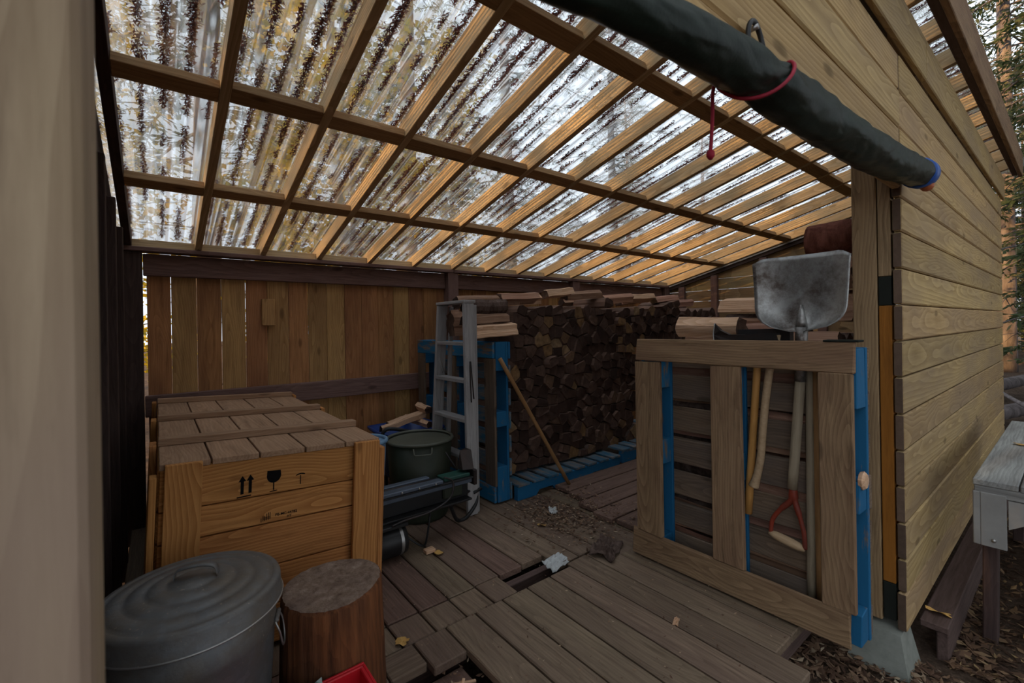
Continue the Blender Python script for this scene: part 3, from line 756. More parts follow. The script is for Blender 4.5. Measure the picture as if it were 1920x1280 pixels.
def clip(poly, px, py, qx, qy):
    mx, my = (px+qx)/2, (py+qy)/2; dx, dy = qx-px, qy-py
    out = []
    for i in range(len(poly)):
        a = poly[i]; b = poly[(i+1) % len(poly)]
        da = (a[0]-mx)*dx+(a[1]-my)*dy; db = (b[0]-mx)*dx+(b[1]-my)*dy
        if da <= 0: out.append(a)
        if da*db < 0:
            t_ = da/(da-db); out.append((a[0]+(b[0]-a[0])*t_, a[1]+(b[1]-a[1])*t_))
    return out
def woodpile():
    rr = random.Random(21); pts = []
    def top(x): return 1.375+.05*noise.noise((x*1.3, 4, 0))+.03*min(1, (x-1.94))+.02*noise.noise((x*6, 1, 0))
    z = .165; row = 0
    while z < 1.50:
        st = .092 if z < 1.0 else .086
        x = 1.99+(.045 if row % 2 else 0)
        while x < 5.05:
            if z < top(x)-.03 and (x < 3.46 or z > 1.02) and x < 4.75+.3*z-.2 and not (x < 2.05 and z > 1.1):
                pts.append((x+rr.uniform(-.034, .034), z+rr.uniform(-.028, .028)))
            x += st*rr.uniform(.95, 1.3)
        z += .076; row += 1
    n = 0
    for i, (x, z) in enumerate(pts):
        tp = top(x)
        poly = [(x-.075, max(.131, z-.075)), (x+.075, max(.131, z-.075)), (x+.075, z+.062), (x-.075, z+.062)]
        if z > tp-.11:      # ragged top
            h = rr.uniform(.02, .055); s = rr.uniform(-.05, .05)
            poly = [(x-.075, z-.075), (x+.075, z-.075), (x+.065, z+h*.4), (x+s+.02, z+h), (x+s-.02, z+h*.9), (x-.065, z+h*.2)]
        for (qx, qz) in pts:
            if (qx, qz) != (x, z) and abs(qx-x) < .2 and abs(qz-z) < .2: poly = clip(poly, x, z, qx, qz)
            if len(poly) < 3: break
        if len(poly) < 3 or n >= 298: continue
        cx = sum(p[0] for p in poly)/len(poly); cz = sum(p[1] for p in poly)/len(poly)
        kk = rr.uniform(.84, .95); pl = [((p[0]-cx)*kk, (p[1]-cz)*kk) for p in poly]
        L = rr.uniform(.33, .40); yf = 2.56+rr.uniform(-.016, .022)+(rr.uniform(-.03, .0) if rr.random() < .12 else 0)
        # local X along +Y world, local Y -> -X world, local Z up
        mw = Matrix.Translation((cx, yf+L/2, cz)) @ Matrix.Rotation(pi/2, 4, 'Z')
        o = log_obj('split_log', [(-a, b) for a, b in pl][::-1], L, mw, 'pile', None, rr.choice((0, None)))
        tag(o, 'split firewood log in the big stack, cut end facing out', 'log', 'split logs of the big firewood stack'); n += 1
    return n
NLOG = woodpile()
def wedge(w, h, k=0):
    if k == 0: return [(-w/2, -h/2), (w/2, -h/2), (w*.35, h*.3), (-w*.1, h/2), (-w*.45, h*.2)]
    if k == 1: return [(-w/2, -h*.4), (w*.3, -h/2), (w/2, h*.1), (w*.1, h/2), (-w*.4, h*.35)]
    if k == 2: return [(w/2*cos(2*pi*i/10), h/2*sin(2*pi*i/10)) for i in range(10)]
    return [(-w/2, -h/2), (w/2, -h/2), (0, h/2)]
def lay(p0, p1, w, h, k, side, label, group=None, barkface=None, roll=0):
    p0 = Vector(p0); p1 = Vector(p1); L = (p1-p0).length
    mw = frame(p1-p0, (0, 0, 1), (p0+p1)/2) @ Matrix.Rotation(roll, 4, 'X')
    o = log_obj('split_log', wedge(w, h, k), L, mw, side, None, barkface, 6); return tag(o, label, 'log', group)
lay((1.63, 2.50, 1.165), (1.985, 2.50, 1.18), .13, .095, 1, 'splitpale', 'tan split log lying on top of the upright blue pallet')
lay((1.60, 2.54, 1.245), (1.94, 2.53, 1.265), .11, .06, 0, 'split', 'thin grey split log above the tan log on the blue pallet')
lay((1.62, 2.56, 1.335), (1.95, 2.55, 1.34), .10, .10, 2, 'bark', 'round log with blotched bark atop the blue pallet corner')
lay((1.60, 2.72, 1.23), (1.93, 2.71, 1.24), .11, .18, 0, 'split', 'weathered split log behind the round log, resting on blue pallet')
lay((1.66, 2.74, 1.37), (2.20, 2.74, 1.41), .11, .09, 0, 'split', 'long weathered split log crossing the stack end')
for i, (x, z, L, y) in enumerate(((2.20, 1.43, .36, 2.70), (2.62, 1.475, .26, 2.70), (2.95, 1.48, .38, 2.74), (3.42, 1.455, .40, 2.72), (3.78, 1.475, .36, 2.74), (4.15, 1.46, .3, 2.7), (4.55, 1.44, .36, 2.74), (2.45, 1.43, .34, 2.95), (3.15, 1.44, .36, 3.0), (3.95, 1.45, .3, 3.0))):
    lay((x-L/2, y+.02, z-.02), (x+L/2, y-.02*(i % 3), z+.012*(i % 2)), .105, .07, i % 2, ('split', 'splitpale', 'split')[i % 3], ('first', 'second', 'third', 'fourth', 'fifth', 'sixth', 'seventh', 'eighth', 'ninth', 'tenth')[i]+(' loose split log from the ladder along the stack top' if i < 7 else ' loose log, lying farther back on the stack top'), 'loose logs on the big stack', None, .3*(i % 4)-.4)
# second stack behind the tool pallet
for r in range(11):
    z = .085+r*.098
    for c_ in range(2):
        ya = .64+c_*.40; 
        lay((2.175+random.uniform(-.02, .02), ya+random.uniform(0, .02), z), (2.175+random.uniform(-.02, .02), ya+.38+random.uniform(-.02, .02), z), .105, .094, random.choice((0, 1)), 'split', 'split log stacked behind the upright tool pallet, sides toward the opening', 'logs behind the tool pallet', 2)
for x in (2.30, 2.42, 2.54, 2.66, 2.80, 2.95):
    for c_ in range(2):
        ya = .64+c_*.40; z = 1.065+random.uniform(-.03, .04)
        lay((x, ya, z), (x+.01, ya+.38, z), .11, .10, random.choice((0, 1)), 'split', 'split log stacked behind the upright tool pallet, sides toward the opening', 'logs behind the tool pallet', 2)
lay((2.19, 1.005, 1.175), (2.20, 1.325, 1.178), .12, .105, 1, 'splitpale', 'thick fresh pink split log resting behind the pallet top rail')
lay((2.47, .86, 1.285), (2.55, 1.26, 1.30), .13, .08, 0, 'splitpale', 'flat pale split log sticking out behind the scoop shovel')
lay((2.52, .85, 1.20), (2.50, 1.22, 1.205), .12, .085, 1, 'split', 'dark barky split log under the flat pale log', None, 3)
lay((2.40, .80, 1.16), (2.42, 1.16, 1.16), .11, .07, 0, 'split', 'narrow split log low beside the axe head')
lay((2.62, .82, 1.375), (2.64, 1.06, 1.385), .11, .07, 0, 'splitpale', 'short pale split log atop the pile behind the shovel blade')
lay((2.50, .63, 1.27), (2.50, .83, 1.27), .16, .14, 0, 'split', 'squat split log beneath the red bark log')
lay((2.50, .63, 1.42), (2.50, .82, 1.42), .16, .14, 1, 'split', 'split log directly under the red bark log')
V, Fc = tube_geo([(0, 0, 0), (.06, 0, 0), (.12, 0, 0), (.20, 0, 0)], [.086, .09, .089, .085], 18)
o = mk('round_log', [(v[0], v[1]*(1+.06*noise.noise((v[0]*30, v[1]*30, v[2]*30))), v[2]*(1+.06*noise.noise((v[0]*30, v[1]*30, 5)))) for v in V], Fc, MW['redbark'], None, frame((0, 1, 0), (0, 0, 1), (2.53, .625, 1.582)), True)
tag(o, 'short round log with rough red bark on top beside corner post', 'log')
# kindling in the cart
lay((1.585, 3.02, .478), (1.575, 3.40, .480), .05, .05, 1, 'splitpale', 'kindling stick laid crosswise over the blue cart rim')
lay((1.26, 3.14, .474), (1.62, 3.17, .536), .055, .05, 0, 'splitpale', 'longest kindling stick slanting up across the blue cart')
lay((1.36, 3.25, .474), (1.66, 3.24, .532), .055, .05, 1, 'splitpale', 'short kindling stick behind the longest one in blue cart')
lay((1.60, 3.06, .578), (1.64, 3.30, .576), .06, .055, 1, 'splitpale', 'blocky kindling piece on top of the heap in blue cart')

# ================================================================== PALLETS
def pallet_tools():
    t = empty('wooden_pallet', (2.01, .98, 0)); tag(t, 'weathered brown pallet stood on edge holding the hand tools', 'pallet')
    X0 = 1.952
    bx('bottom_board', X0, X0+.02, .505, 1.435, 1.012, 1.122, MW['pallet'], t, .004, 6)
    bx('bottom_board', X0, X0+.02, .53, 1.475, .012, .135, MW['pallet'], t, .004, 6)
    for a, b, m in ((1.30, 1.447, 'pallet'), (.905, 1.045, 'pallet'), (.513, .622, 'pallet')):
        bx('upright_board', X0+.001, X0+.021, a, b, .137, 1.010, MW[m], t, .004, 4)
    for a, b in ((1.305, 1.42), (.935, 1.04), (.500, .60)):
        for z0, z1 in ((.02, .14), (.50, .62), (.88, 1.10)):
            bx('block', X0+.022, X0+.10, a, b, z0, z1, MW['blue'] if a < .6 or z0 < .5 else MW['blueworn'], t, .003, 3)
        bx('stringer', X0+.101, X0+.119, a-.005, b+.005, .015, 1.10, MW['blue'], t, .003)
    z = .02
    for i, h in enumerate((.12, .115, .12, .125, .12, .12, .12)):
        bx('slat', X0+.120, X0+.138, .497, 1.45, z, z+h, MW['palletdark'], t, .003, 5)
        z += h+.040
    V, Fc = tube_geo([(0, 0, 0), (.012, 0, 0), (.02, 0, 0)], [.030, .034, .026], 9)
    mk('knot_stub', V, Fc, MW['splitpale'], t, Matrix.Translation((2.0, .505, .62)) @ Matrix.Rotation(-pi/2, 4, 'Z'), False)
    bx('corner_tab', X0-.002, X0+.06, .49, .60, 1.1225, 1.130, MW['felt'], t, .002)
pallet_tools()
def pallet_blue():
    t = empty('wooden_pallet', (1.83, 3.0, 0)); tag(t, 'blue painted pallet stood on edge closing off the firewood stack', 'pallet')
    bx('bottom_board', 1.768, 1.787, 2.455, 3.56, .985, 1.095, MW['blueworn'], t, .003)
    bx('bottom_board', 1.768, 1.787, 2.455, 3.56, .01, .12, MW['blueworn'], t, .003)
    for a, b in ((2.445, 2.56), (2.95, 3.06), (3.45, 3.56)): bx('upright_board', 1.769, 1.788, a, b, .122, .983, MW['palletdark'], t, .003)
    for a, b in ((2.444, 2.56), (2.95, 3.06), (3.46, 3.56)):
        for z0, z1 in ((.012, .25), (.52, .62), (.90, 1.095)): bx('block', 1.789, 1.872, a, b, z0, z1, MW['blue'], t, .003)
        bx('stringer', 1.873, 1.890, a, b, .012, 1.095, MW['blue'], t, .003)
    z = .015
    for i in range(7): bx('slat', 1.891, 1.909, 2.44, 3.57, z, z+.115, MW['bluegrey'] if i < 6 else MW['blue'], t, .003); z += .1605
pallet_blue()
def pallet_flat(xo, lab):
    t = empty('wooden_pallet', (xo+.55, 2.9, 0)); tag(t, lab, 'pallet')
    for y in (2.405, 2.90, 3.38):
        prof = [(0, .0), (.17, .0), (.20, .035), (.33, .035), (.36, .0), (.74, .0), (.77, .035), (.90, .035), (.93, .0), (1.10, .0), (1.10, .092), (0, .092)]
        prism('stringer', [(xo+a, b+.036 if xo > 2.9 else b+.002) for a, b in prof], y, y+.038, MW['blue'], t)
    for i in range(8):
        x = xo+.003+i*.1415; zt = .034 if xo > 2.9 else 0
        bx('slat', x, x+.104, 2.40+random.uniform(-.006, .004), 3.42, .095+zt, .113+zt, MW['bluegrey'], t, .003)
pallet_flat(1.925, 'worn blue pallet lying flat under the left half of the firewood')
pallet_flat(3.06, 'worn blue pallet lying flat under the far half of the firewood')

# ================================================================== LADDER, STICK
def ladder():
    t = empty('step_ladder', (1.565, 2.62, 0)); tag(t, 'narrow grey step ladder standing folded before the blue pallet', 'ladder')
    zt = 1.352
    def yn(z): return 2.435-.012*(1-z/zt)
    def yf(z): return 2.765+.155*(1-z/zt)
    X = 1.53
    board('rail', (X+.037, yn(0), .002), (X+.037, yn(zt), zt), .075, .026, MW['ladder'], t, (0, 1, 0), .003)
    board('rail', (X+.037, yf(0), .002), (X+.037, yf(zt), zt), .075, .026, MW['ladder'], t, (0, 1, 0), .003)
    bx('top_cap', X-.006, X+.085, yn(zt)-.016, yf(zt)+.016, zt, zt+.02, MW['ladder'], t, .003)
    for z in (1.092, .852, .60, .36, .12): bx('step', X-.002, X+.07, yn(z)+.0145, yf(z)-.0145, z-.011, z+.011, MW['ladder'], t, .002)
    for s, y in ((0, yn(.6)+.014), (1, yf(.6)-.02)): board('rear_rail', (X+.088, y+(.0 if s else .0), .002), (X+.088, y-(.10 if s else -.0), zt-.01), .028, .022, MW['ladder'], t, (0, 1, 0), .003)
    for (za, zc, dx) in ((.98, .72, .0), (.98, .74, .02)): rod('spreader', (X+.03+dx*.3, 2.412, za), (X+.035+dx, 2.410, zc), .0035, .0035, MW['iron'], t, 6)
    rod('spreader', (X+.02, yf(.9)-.02, 1.0), (X+.05, yf(.9)-.02, .88), .0035, .0035, MW['wire'], t, 6)
    rod('spreader', (X+.035, yf(.9)-.02, 1.0), (X+.065, yf(.9)-.02, .88), .0035, .0035, MW['wire'], t, 6)
ladder()
o = rod('wooden_pole', (2.362, 2.345, .034), (1.795, 2.41, .985), .0135, .015, MW['stick'], None, 10, 8)
tag(o, 'long brown wooden pole leaning across the firewood onto blue pallet', 'pole')

# ================================================================== LOG SPLITTER
def splitter():
    t = empty('log_splitter', (1.2, 2.28, 0)); tag(t, 'low electric log splitter with green ram beam, behind the crate', 'log splitter')
    y = 2.29
    bx('beam', .62, 1.45, y-.05, y+.05, .285, .31, MW['slate'], t, .003)
    bx('beam_flange', .62, 1.45, y-.065, y+.065, .312, .322, MW['black'], t, .002)
    bx('beam_web', .62, 1.44, y-.012, y+.012, .20, .284, MW['black'], t, .002)
    bx('beam_flange', .62, 1.44, y-.065, y+.065, .188, .199, MW['black'], t, .002)
    bx('guide_rail', .62, 1.21, y+.02, y+.062, .324, .348, MW['slate'], t, .004)
    bx('guide_rail', .62, 1.25, y-.068, y-.012, .324, .344, MW['slate'], t, .004)
    rod('ram', (.70, y+.006, .333), (1.20, y+.006, .333), .010, .010, MW['iron'], t, 12)
    bx('wedge_mount', 1.27, 1.44, y-.045, y+.045, .323, .342, MW['greenpaint'], t, .003)
    mk('wedge', [(1.40, y-.03, .361), (1.40, y+.03, .361), (1.46, y-.055, .361), (1.46, y+.055, .361), (1.40, y, .47), (1.46, y-.03, .47), (1.46, y+.03, .47), (1.385, y, .361)], [[7, 0, 2, 3, 1], [7, 4, 5, 2, 0], [7, 1, 3, 6, 4], [4, 6, 5], [2, 5, 6, 3]], MW['iron'], t)
    bx('end_bracket', 1.451, 1.475, y-.07, y+.06, .27, .36, MW['iron'], t, .004)
    for zz in (.29, .335): rod('bolt', (1.4755, y-.035, zz), (1.485, y-.035, zz), .009, .009, MW['wire'], t, 8, 1)
    V, Fc = tube_geo([(-.11, 0, 0), (-.10, 0, 0), (.07, 0, 0), (.09, 0, 0), (.10, 0, 0)], [.06, .078, .078, .074, .05], 22)
    mo = mk('motor', V, Fc, MW['black'], t, Matrix.Translation((.925, y-.04, .088)), True)
    V, Fc = tube_geo([(0, 0, 0), (.016, 0, 0)], [.0795, .0795], 22, False); mk('motor_band', V, Fc, MW['wire'], mo, Matrix.Translation((.975, y-.04, .088)), True)
    bx('control_box', .84, 1.02, y-.10, y-.02, .168, .186, MW['black'], t, .004)
    tube('stand_loop', smooth_path([(1.335, y+.03, .19), (1.37, y+.05, .11), (1.43, y+.09, .02), (1.50, y+.10, .013), (1.585, y+.12, .07), (1.60, y+.135, .13), (1.57, y+.14, .155), (1.47, y+.10, .17), (1.40, y+.05, .19)], 5), .0115, MW['black'], t, 8)
    rod('stand_foot', (1.57, y+.12, .145), (1.635, y+.13, .155), .011, .011, MW['black'], t, 8)
    for s in (-1, 1): rod('leg', (.72, y+s*.05, .19), (.70, y+s*.16, .001), .012, .012, MW['black'], t, 8)
    tube('cable', smooth_path([(1.25, y-.07, .36), (1.30, y-.085, .33), (1.27, y-.10, .25), (1.14, y-.11, .21), (1.0, y-.10, .20), (.93, y-.10, .19)], 6), .0055, MW['iron'], t, 6)
    tube('hose', smooth_path([(1.03, y-.05, .09), (1.10, y-.08, .03), (1.16, y-.02, .014), (1.22, y+.05, .10), (1.22, y+.03, .20)], 6), .006, MW['black'], t, 6)
    rod('valve_lever', (1.42, y+.06, .33), (1.37, y+.12, .44), .005, .005, MW['iron'], t, 6)
    bx('pump_housing', 1.27, 1.40, y-.03, y+.03, .215, .283, MW['greentub'], t, .008)
    for i in range(3): rod('bolt', (1.0+i*.10, y-.0685, .334), (1.0+i*.10, y-.075, .334), .006, .006, MW['wire'], t, 6, 1)
splitter()

# ================================================================== HAND TOOLS IN THE PALLET
def tools():
    X = 2.022; K = X/1.9
    def q(y, z, dx=0): return Vector((X+dx, y*K, 1.2+(z-1.2)*K))
    # scoop shovel
    t = empty('scoop_shovel', q(.68, .35)); tag(t, 'large aluminium scoop shovel hung blade up in the pallet', 'shovel')
    yc, zc = .651, 0
    n, m = 25, 17; V = []; Fc = []
    for j in range(m):
        v = j/(m-1)                       # 0 at socket, 1 at the cutting edge
        z = 1.162+v*.288
        e = max(0, 1-v/.34); hw = .150*(1-e**2.6)**.5+.016*v if e < 1 else .022
        hw = max(hw, .022)
        cy = .651-.0*v
        for i in range(n):
            u = -1+2*i/(n-1)
            zz = z
            if v > .85: zz = z-.014*max(0, abs(u)-.80)/.2*(v-.85)/.15*1.4
            lift = .055*abs(u)**2.6*(1-.35*v)+.035*(1-v)**3
            bowl = .028*(1-v)**1.5
            ridge = -.017*math.exp(-(u*hw/.022)**2)*max(0, 1-v*2.0)
            V.append(q(cy-u*hw*.985, zz, .006-lift+bowl+ridge*1.0))
    nb = len(V); V += [p+Vector((.0025, 0, 0)) for p in V]
    for j in range(m-1):
        for i in range(n-1):
            a = j*n+i; Fc.append([a, a+1, a+n+1, a+n]); Fc.append([nb+a, nb+a+n, nb+a+n+1, nb+a+1])
    bd = list(range(n))+[j*n+n-1 for j in range(1, m)]+[(m-1)*n+i for i in range(n-2, -1, -1)]+[j*n for j in range(m-2, 0, -1)]
    for a, b in zip(bd, bd[1:]+bd[:1]): Fc.append([a, nb+a, nb+b, b])
    o0 = q(.651, 1.3); mk('blade', [p-o0 for p in V], Fc, MW['alu'], t, Matrix.Translation(o0), True)
    rod('socket', q(.659, .975), q(.6505, 1.18, -.004), .0205, .0225, MW['alu'], t, 16)
    rod('socket_tip', q(.6505, 1.18, -.004), q(.6495, 1.262, -.008), .0225, .006, MW['alu'], t, 16)
    rod('handle', q(.692, .562), q(.6592, .978), .0185, .0185, MW['handlegrey'], t, 14, 6)
    tube('fork', smooth_path([q(.690, .575), q(.695, .52), q(.735, .47, .0), q(.765, .42), q(.772, .365)], 5), [.016]*5+[.012]*5+[.009]*11, MW['redpaint'], t, 8)
    tube('fork', smooth_path([q(.690, .56), q(.685, .52), q(.668, .46), q(.655, .40), q(.653, .345)], 5), [.016]*5+[.012]*5+[.009]*11, MW['redpaint'], t, 8)
    L = (q(.778, .366)-q(.652, .343)).length
    V, Fc = tube_geo([(L*i/6, 0, 0) for i in range(7)], [.009, .0165, .0185, .0185, .0185, .0165, .009], 12)
    mk('grip', V, Fc, MW['handle'], t, frame(q(.652, .343)-q(.778, .366), (1, 0, 0), q(.778, .366)), True)
    # axe
    t = empty('axe', q(.80, .54)); tag(t, 'felling axe with dark head on the pallet rail, curved pale handle', 'axe')
    P = smooth_path([q(.738, 1.15), q(.765, 1.02), q(.782, .90), q(.795, .78), q(.805, .66), q(.822, .575), q(.835, .533)], 5)
    tube('handle', P, [.0155+(.006*max(0, (i-24)/6) if i > 24 else 0) for i in range(len(P))], MW['handle'], t, 10)
    pr = [(.985, 1.198), (.958, 1.168), (.92, 1.150), (.86, 1.150), (.735, 1.158), (.728, 1.118), (.86, 1.114), (.93, 1.110), (.985, 1.098), (.992, 1.148)]
    n = len(pr); V = []
    for s in (-1, 1):
        for (y, z) in pr: V.append(q(y, z, s*(.002 if y > .97 else (.012 if y > .85 else .019))))
    o0 = q(.85, 1.14)
    mk('head', [v-o0 for v in V], [list(range(n)), [2*n-1-k for k in range(n)]]+[[k, n+k, n+(k+1) % n, (k+1) % n] for k in range(n)], MW['iron'], t, Matrix.Translation(o0))
    pe = [q(.986, 1.197, 0), q(.9935, 1.148, 0), q(.986, 1.097, 0)]
    tube('cutting_edge', smooth_path(pe, 5), .0035, MW['wire'], t, 6)
    # maul with orange handle
    t = empty('splitting_maul', q(.865, .41, .025)); tag(t, 'maul with smooth orange handle hanging through the pallet', 'maul')
    rod('handle', q(.868, .408, .022), q(.815, 1.12, .022), .0165, .0155, MW['handleorange'], t, 12, 6)
    pr = [(.90, 1.17), (.70, 1.175), (.70, 1.115), (.90, 1.135)]
    V = [q(y, z, .042+s*.02) for s in (-1, 1) for y, z in pr]; o0 = q(.8, 1.14, .05)
    mk('head', [v-o0 for v in V], [[0, 1, 2, 3], [7, 6, 5, 4]]+[[k, 4+k, 4+(k+1) % 4, (k+1) % 4] for k in range(4)], MW['iron'], t, Matrix.Translation(o0))
    # plain poles
    for i, (a, b, m, lab) in enumerate((((.642, .13), (.634, 1.0), 'handlegrey', 'grey rake pole standing in the pallet right beside the scoop shovel'), ((.610, .145), (.612, 1.0), 'stick', 'brown pole standing in the pallet next to its wide edge board'))):
        o = rod('tool_pole', q(a[0], a[1]-.0, .028), q(b[0], b[1]+.1, .028), .0165, .0165, MW[m], None, 12, 6); tag(o, lab, 'pole')
tools()

# ================================================================== ROLLED TARP
def tarp():
    t = empty('rolled_tarp', (1.2, .34, 1.64)); tag(t, 'dark green tarp rolled up along the top of the opening', 'tarp')
    ST = [(-.14, 1.556, .026), (.33, 1.592, .027), (.45, 1.611, .030), (.6, 1.628, .036), (.8, 1.645, .043), (.95, 1.652, .046), (1.3, 1.660, .049), (1.6, 1.676, .051), (1.9, 1.704, .051), (2.2, 1.736, .048)]
    P = smooth_path([(x, .365, z) for x, z, r in ST], 26)
    def rad(x):
        for (xa, _, ra), (xb, _, rb) in zip(ST, ST[1:]):
            if xa <= x <= xb: return ra+(rb-ra)*(x-xa)/(xb-xa)
        return ST[-1][2]
    n = 48; V = []; Fc = []; c0 = Vector((1.2, .365, 1.64))
    for i, p in enumerate(P):
        xx = p.x; r = rad(xx)*(1-.14*math.exp(-((xx-.88)/.035)**2))
        for k in range(n):
            a = 2*pi*k/n; ca, sa = cos(a), sin(a)
            f = 1+.07*noise.noise((xx*4, ca*1.2, sa*1.2))+.10*abs(noise.noise((xx*9+a*.8, ca*1.4, sa*1.4+7)))-.03
            f += .05*noise.noise((xx*22, ca*2.4, sa*2.4))+.06*math.exp(-((xx-.88)/.12)**2)*noise.noise((xx*10, ca*4, sa*4))
            V.append(Vector((xx, p.y+r*f*ca, p.z+r*f*sa))-c0)
    m = len(P)
    for i in range(m-1):
        for k in range(n): Fc.append([i*n+k, i*n+(k+1) % n, (i+1)*n+(k+1) % n, (i+1)*n+k])
    Fc += [list(range(n))[::-1], [(m-1)*n+k for k in range(n)]]
    mk('roll', V, Fc, MW['tarp'], t, Matrix.Translation(c0), True)
    d = (P[-1]-P[-4]).normalized(); e = P[-1]
    V, Fc = tube_geo([(-.02, 0, 0), (-.016, 0, 0), (.055, 0, 0), (.072, 0, 0), (.078, 0, 0)], [.046, .0535, .0525, .044, .02], 24)
    mk('blue_end', V, Fc, MW['tarpblue'], t, frame(d, (0, 0, 1), e), True)
    V, Fc = tube_geo([(0, 0, 0), (.008, 0, 0), (.022, 0, 0), (.034, 0, 0), (.04, 0, 0)], [.010, .019, .0215, .018, .008], 14)
    mk('pole_knob', V, Fc, MW['rust'], t, frame(d, (0, 0, 1), e+Vector((.030, -.014, -.042))), True)
    t = empty('bungee_cord', (.96, .41, 1.79)); tag(t, 'red bungee cord with black hook tied around the rolled tarp', 'cord')
    tube('hook', smooth_path([(.938, .408, 1.752), (.936, .407, 1.785), (.948, .406, 1.806), (.968, .406, 1.808), (.985, .405, 1.790), (.992, .402, 1.765), (.992, .394, 1.742)], 5), .0052, MW['black'], t, 8)
    rod('hook_sleeve', (.992, .394, 1.745), (.970, .372, 1.708), .0095, .011, MW['black'], t, 10)
    rod('screw', (.965, .422, 1.800), (.965, .400, 1.800), .0055, .0055, MW['wire'], t, 8, 1)
    def ringp(x, a, r=.045): return (x, .365+r*cos(a), 1.648+r*sin(a))
    pts = [(.970, .372, 1.708), (.962, .352, 1.699)]+[ringp(.950-.0105*k, 1.95+.27*k, .050-.0004*k) for k in range(1, 15)]+[(.80, .405, 1.635), (.802, .413, 1.62), (.806, .416, 1.585), (.803, .417, 1.545), (.798, .417, 1.512)]
    tube('cord', smooth_path(pts, 4), .0035, MW['cord'], t, 8)
    V, Fc = tube_geo([(0, 0, -.010), (0, 0, -.004), (0, 0, .004), (0, 0, .008)], [.003, .0072, .0072, .003], 10)
    mk('knot', V, Fc, MW['cord'], t, Matrix.Translation((.798, .417, 1.508)), True)
tarp()

# ================================================================== OUTSIDE: PIER, SKID, TABLE
def outside():
    t = empty('pier_block', (2.27, .49, -.2)); tag(t, 'grey concrete pier block under the corner of the siding', 'pier block')
    V = []
    for h, z in ((.100, -.20), (.096, -.15), (.068, .0)):
        for sx, sy in ((-1, -1), (1, -1), (1, 1), (-1, 1)): V.append((sx*h, sy*h, z))
    Fc = [[3, 2, 1, 0], [8, 9, 10, 11]]+[[i*4+k, i*4+(k+1) % 4, i*4+4+(k+1) % 4, i*4+4+k] for i in (0, 1) for k in range(4)]
    mk('footing', V, Fc, MW['concrete'], t, Matrix.Translation((2.262, .505, 0)))
    t = empty('timber_skid', (4, .38, -.15)); tag(t, 'dark stained timber lying on the ground along the siding', 'timber')
    bx('beam', 2.42, 5.7, .335, .372, -.16, -.033, MW['skid'], t, .004)
    bx('cap_board', 2.40, 5.7, .333, .418, -.032, -.004, MW['skid'], t, .004)
    t = empty('work_table', (3.3, -.1, -.15)); tag(t, 'weathered grey plank work table beside the siding', 'table')
    y = .286
    for i in range(6):
        bx('top_plank', 2.605+random.uniform(-.004, .004), 4.25, y-.128, y-.003, .525, .55, MW['table'], t, .003); y -= .13
    bx('apron', 2.61, 2.632, -.49, .28, .485, .524, MW['table'], t, .003)
    bx('apron', 2.64, 4.22, .258, .28, .44, .524, MW['table'], t, .003)
    for (x, yy) in ((2.66, .235), (2.66, -.42), (4.15, .235), (4.15, -.42)):
        board('leg', (x+.08*(1 if x < 3 else -1), yy+.015, -.152), (x, yy, .522), .06, .045, MW['tableleg'], t, (0, 1, 0), .004)
        if x < 3 and yy > 0:
            bx('leg_bracket', 2.607, 2.70, .262, .284, .285, .50, MW['white'], t, .003); rod('bolt', (2.65, .261, .32), (2.65, .25, .32), .008, .008, MW['wire'], t, 8, 1)
            bx('leg_bracket', 2.606, 2.620, .19, .262, .285, .50, MW['white'], t, .002); rod('bolt', (2.606, .225, .315), (2.598, .225, .315), .007, .007, MW['wire'], t, 8, 1)
    prism('gusset', [(2.70, .483), (2.86, .483), (2.70, .37)], .24, .255, MW['white'], t)
    prism('gusset', [(.185, .483), (.02, .483), (.185, .37)], 0, .015, MW['white'], t, Matrix.Translation((2.622, 0, 0)) @ Matrix.Rotation(pi/2, 4, 'Z') @ Matrix.Scale(1, 4))
outside()

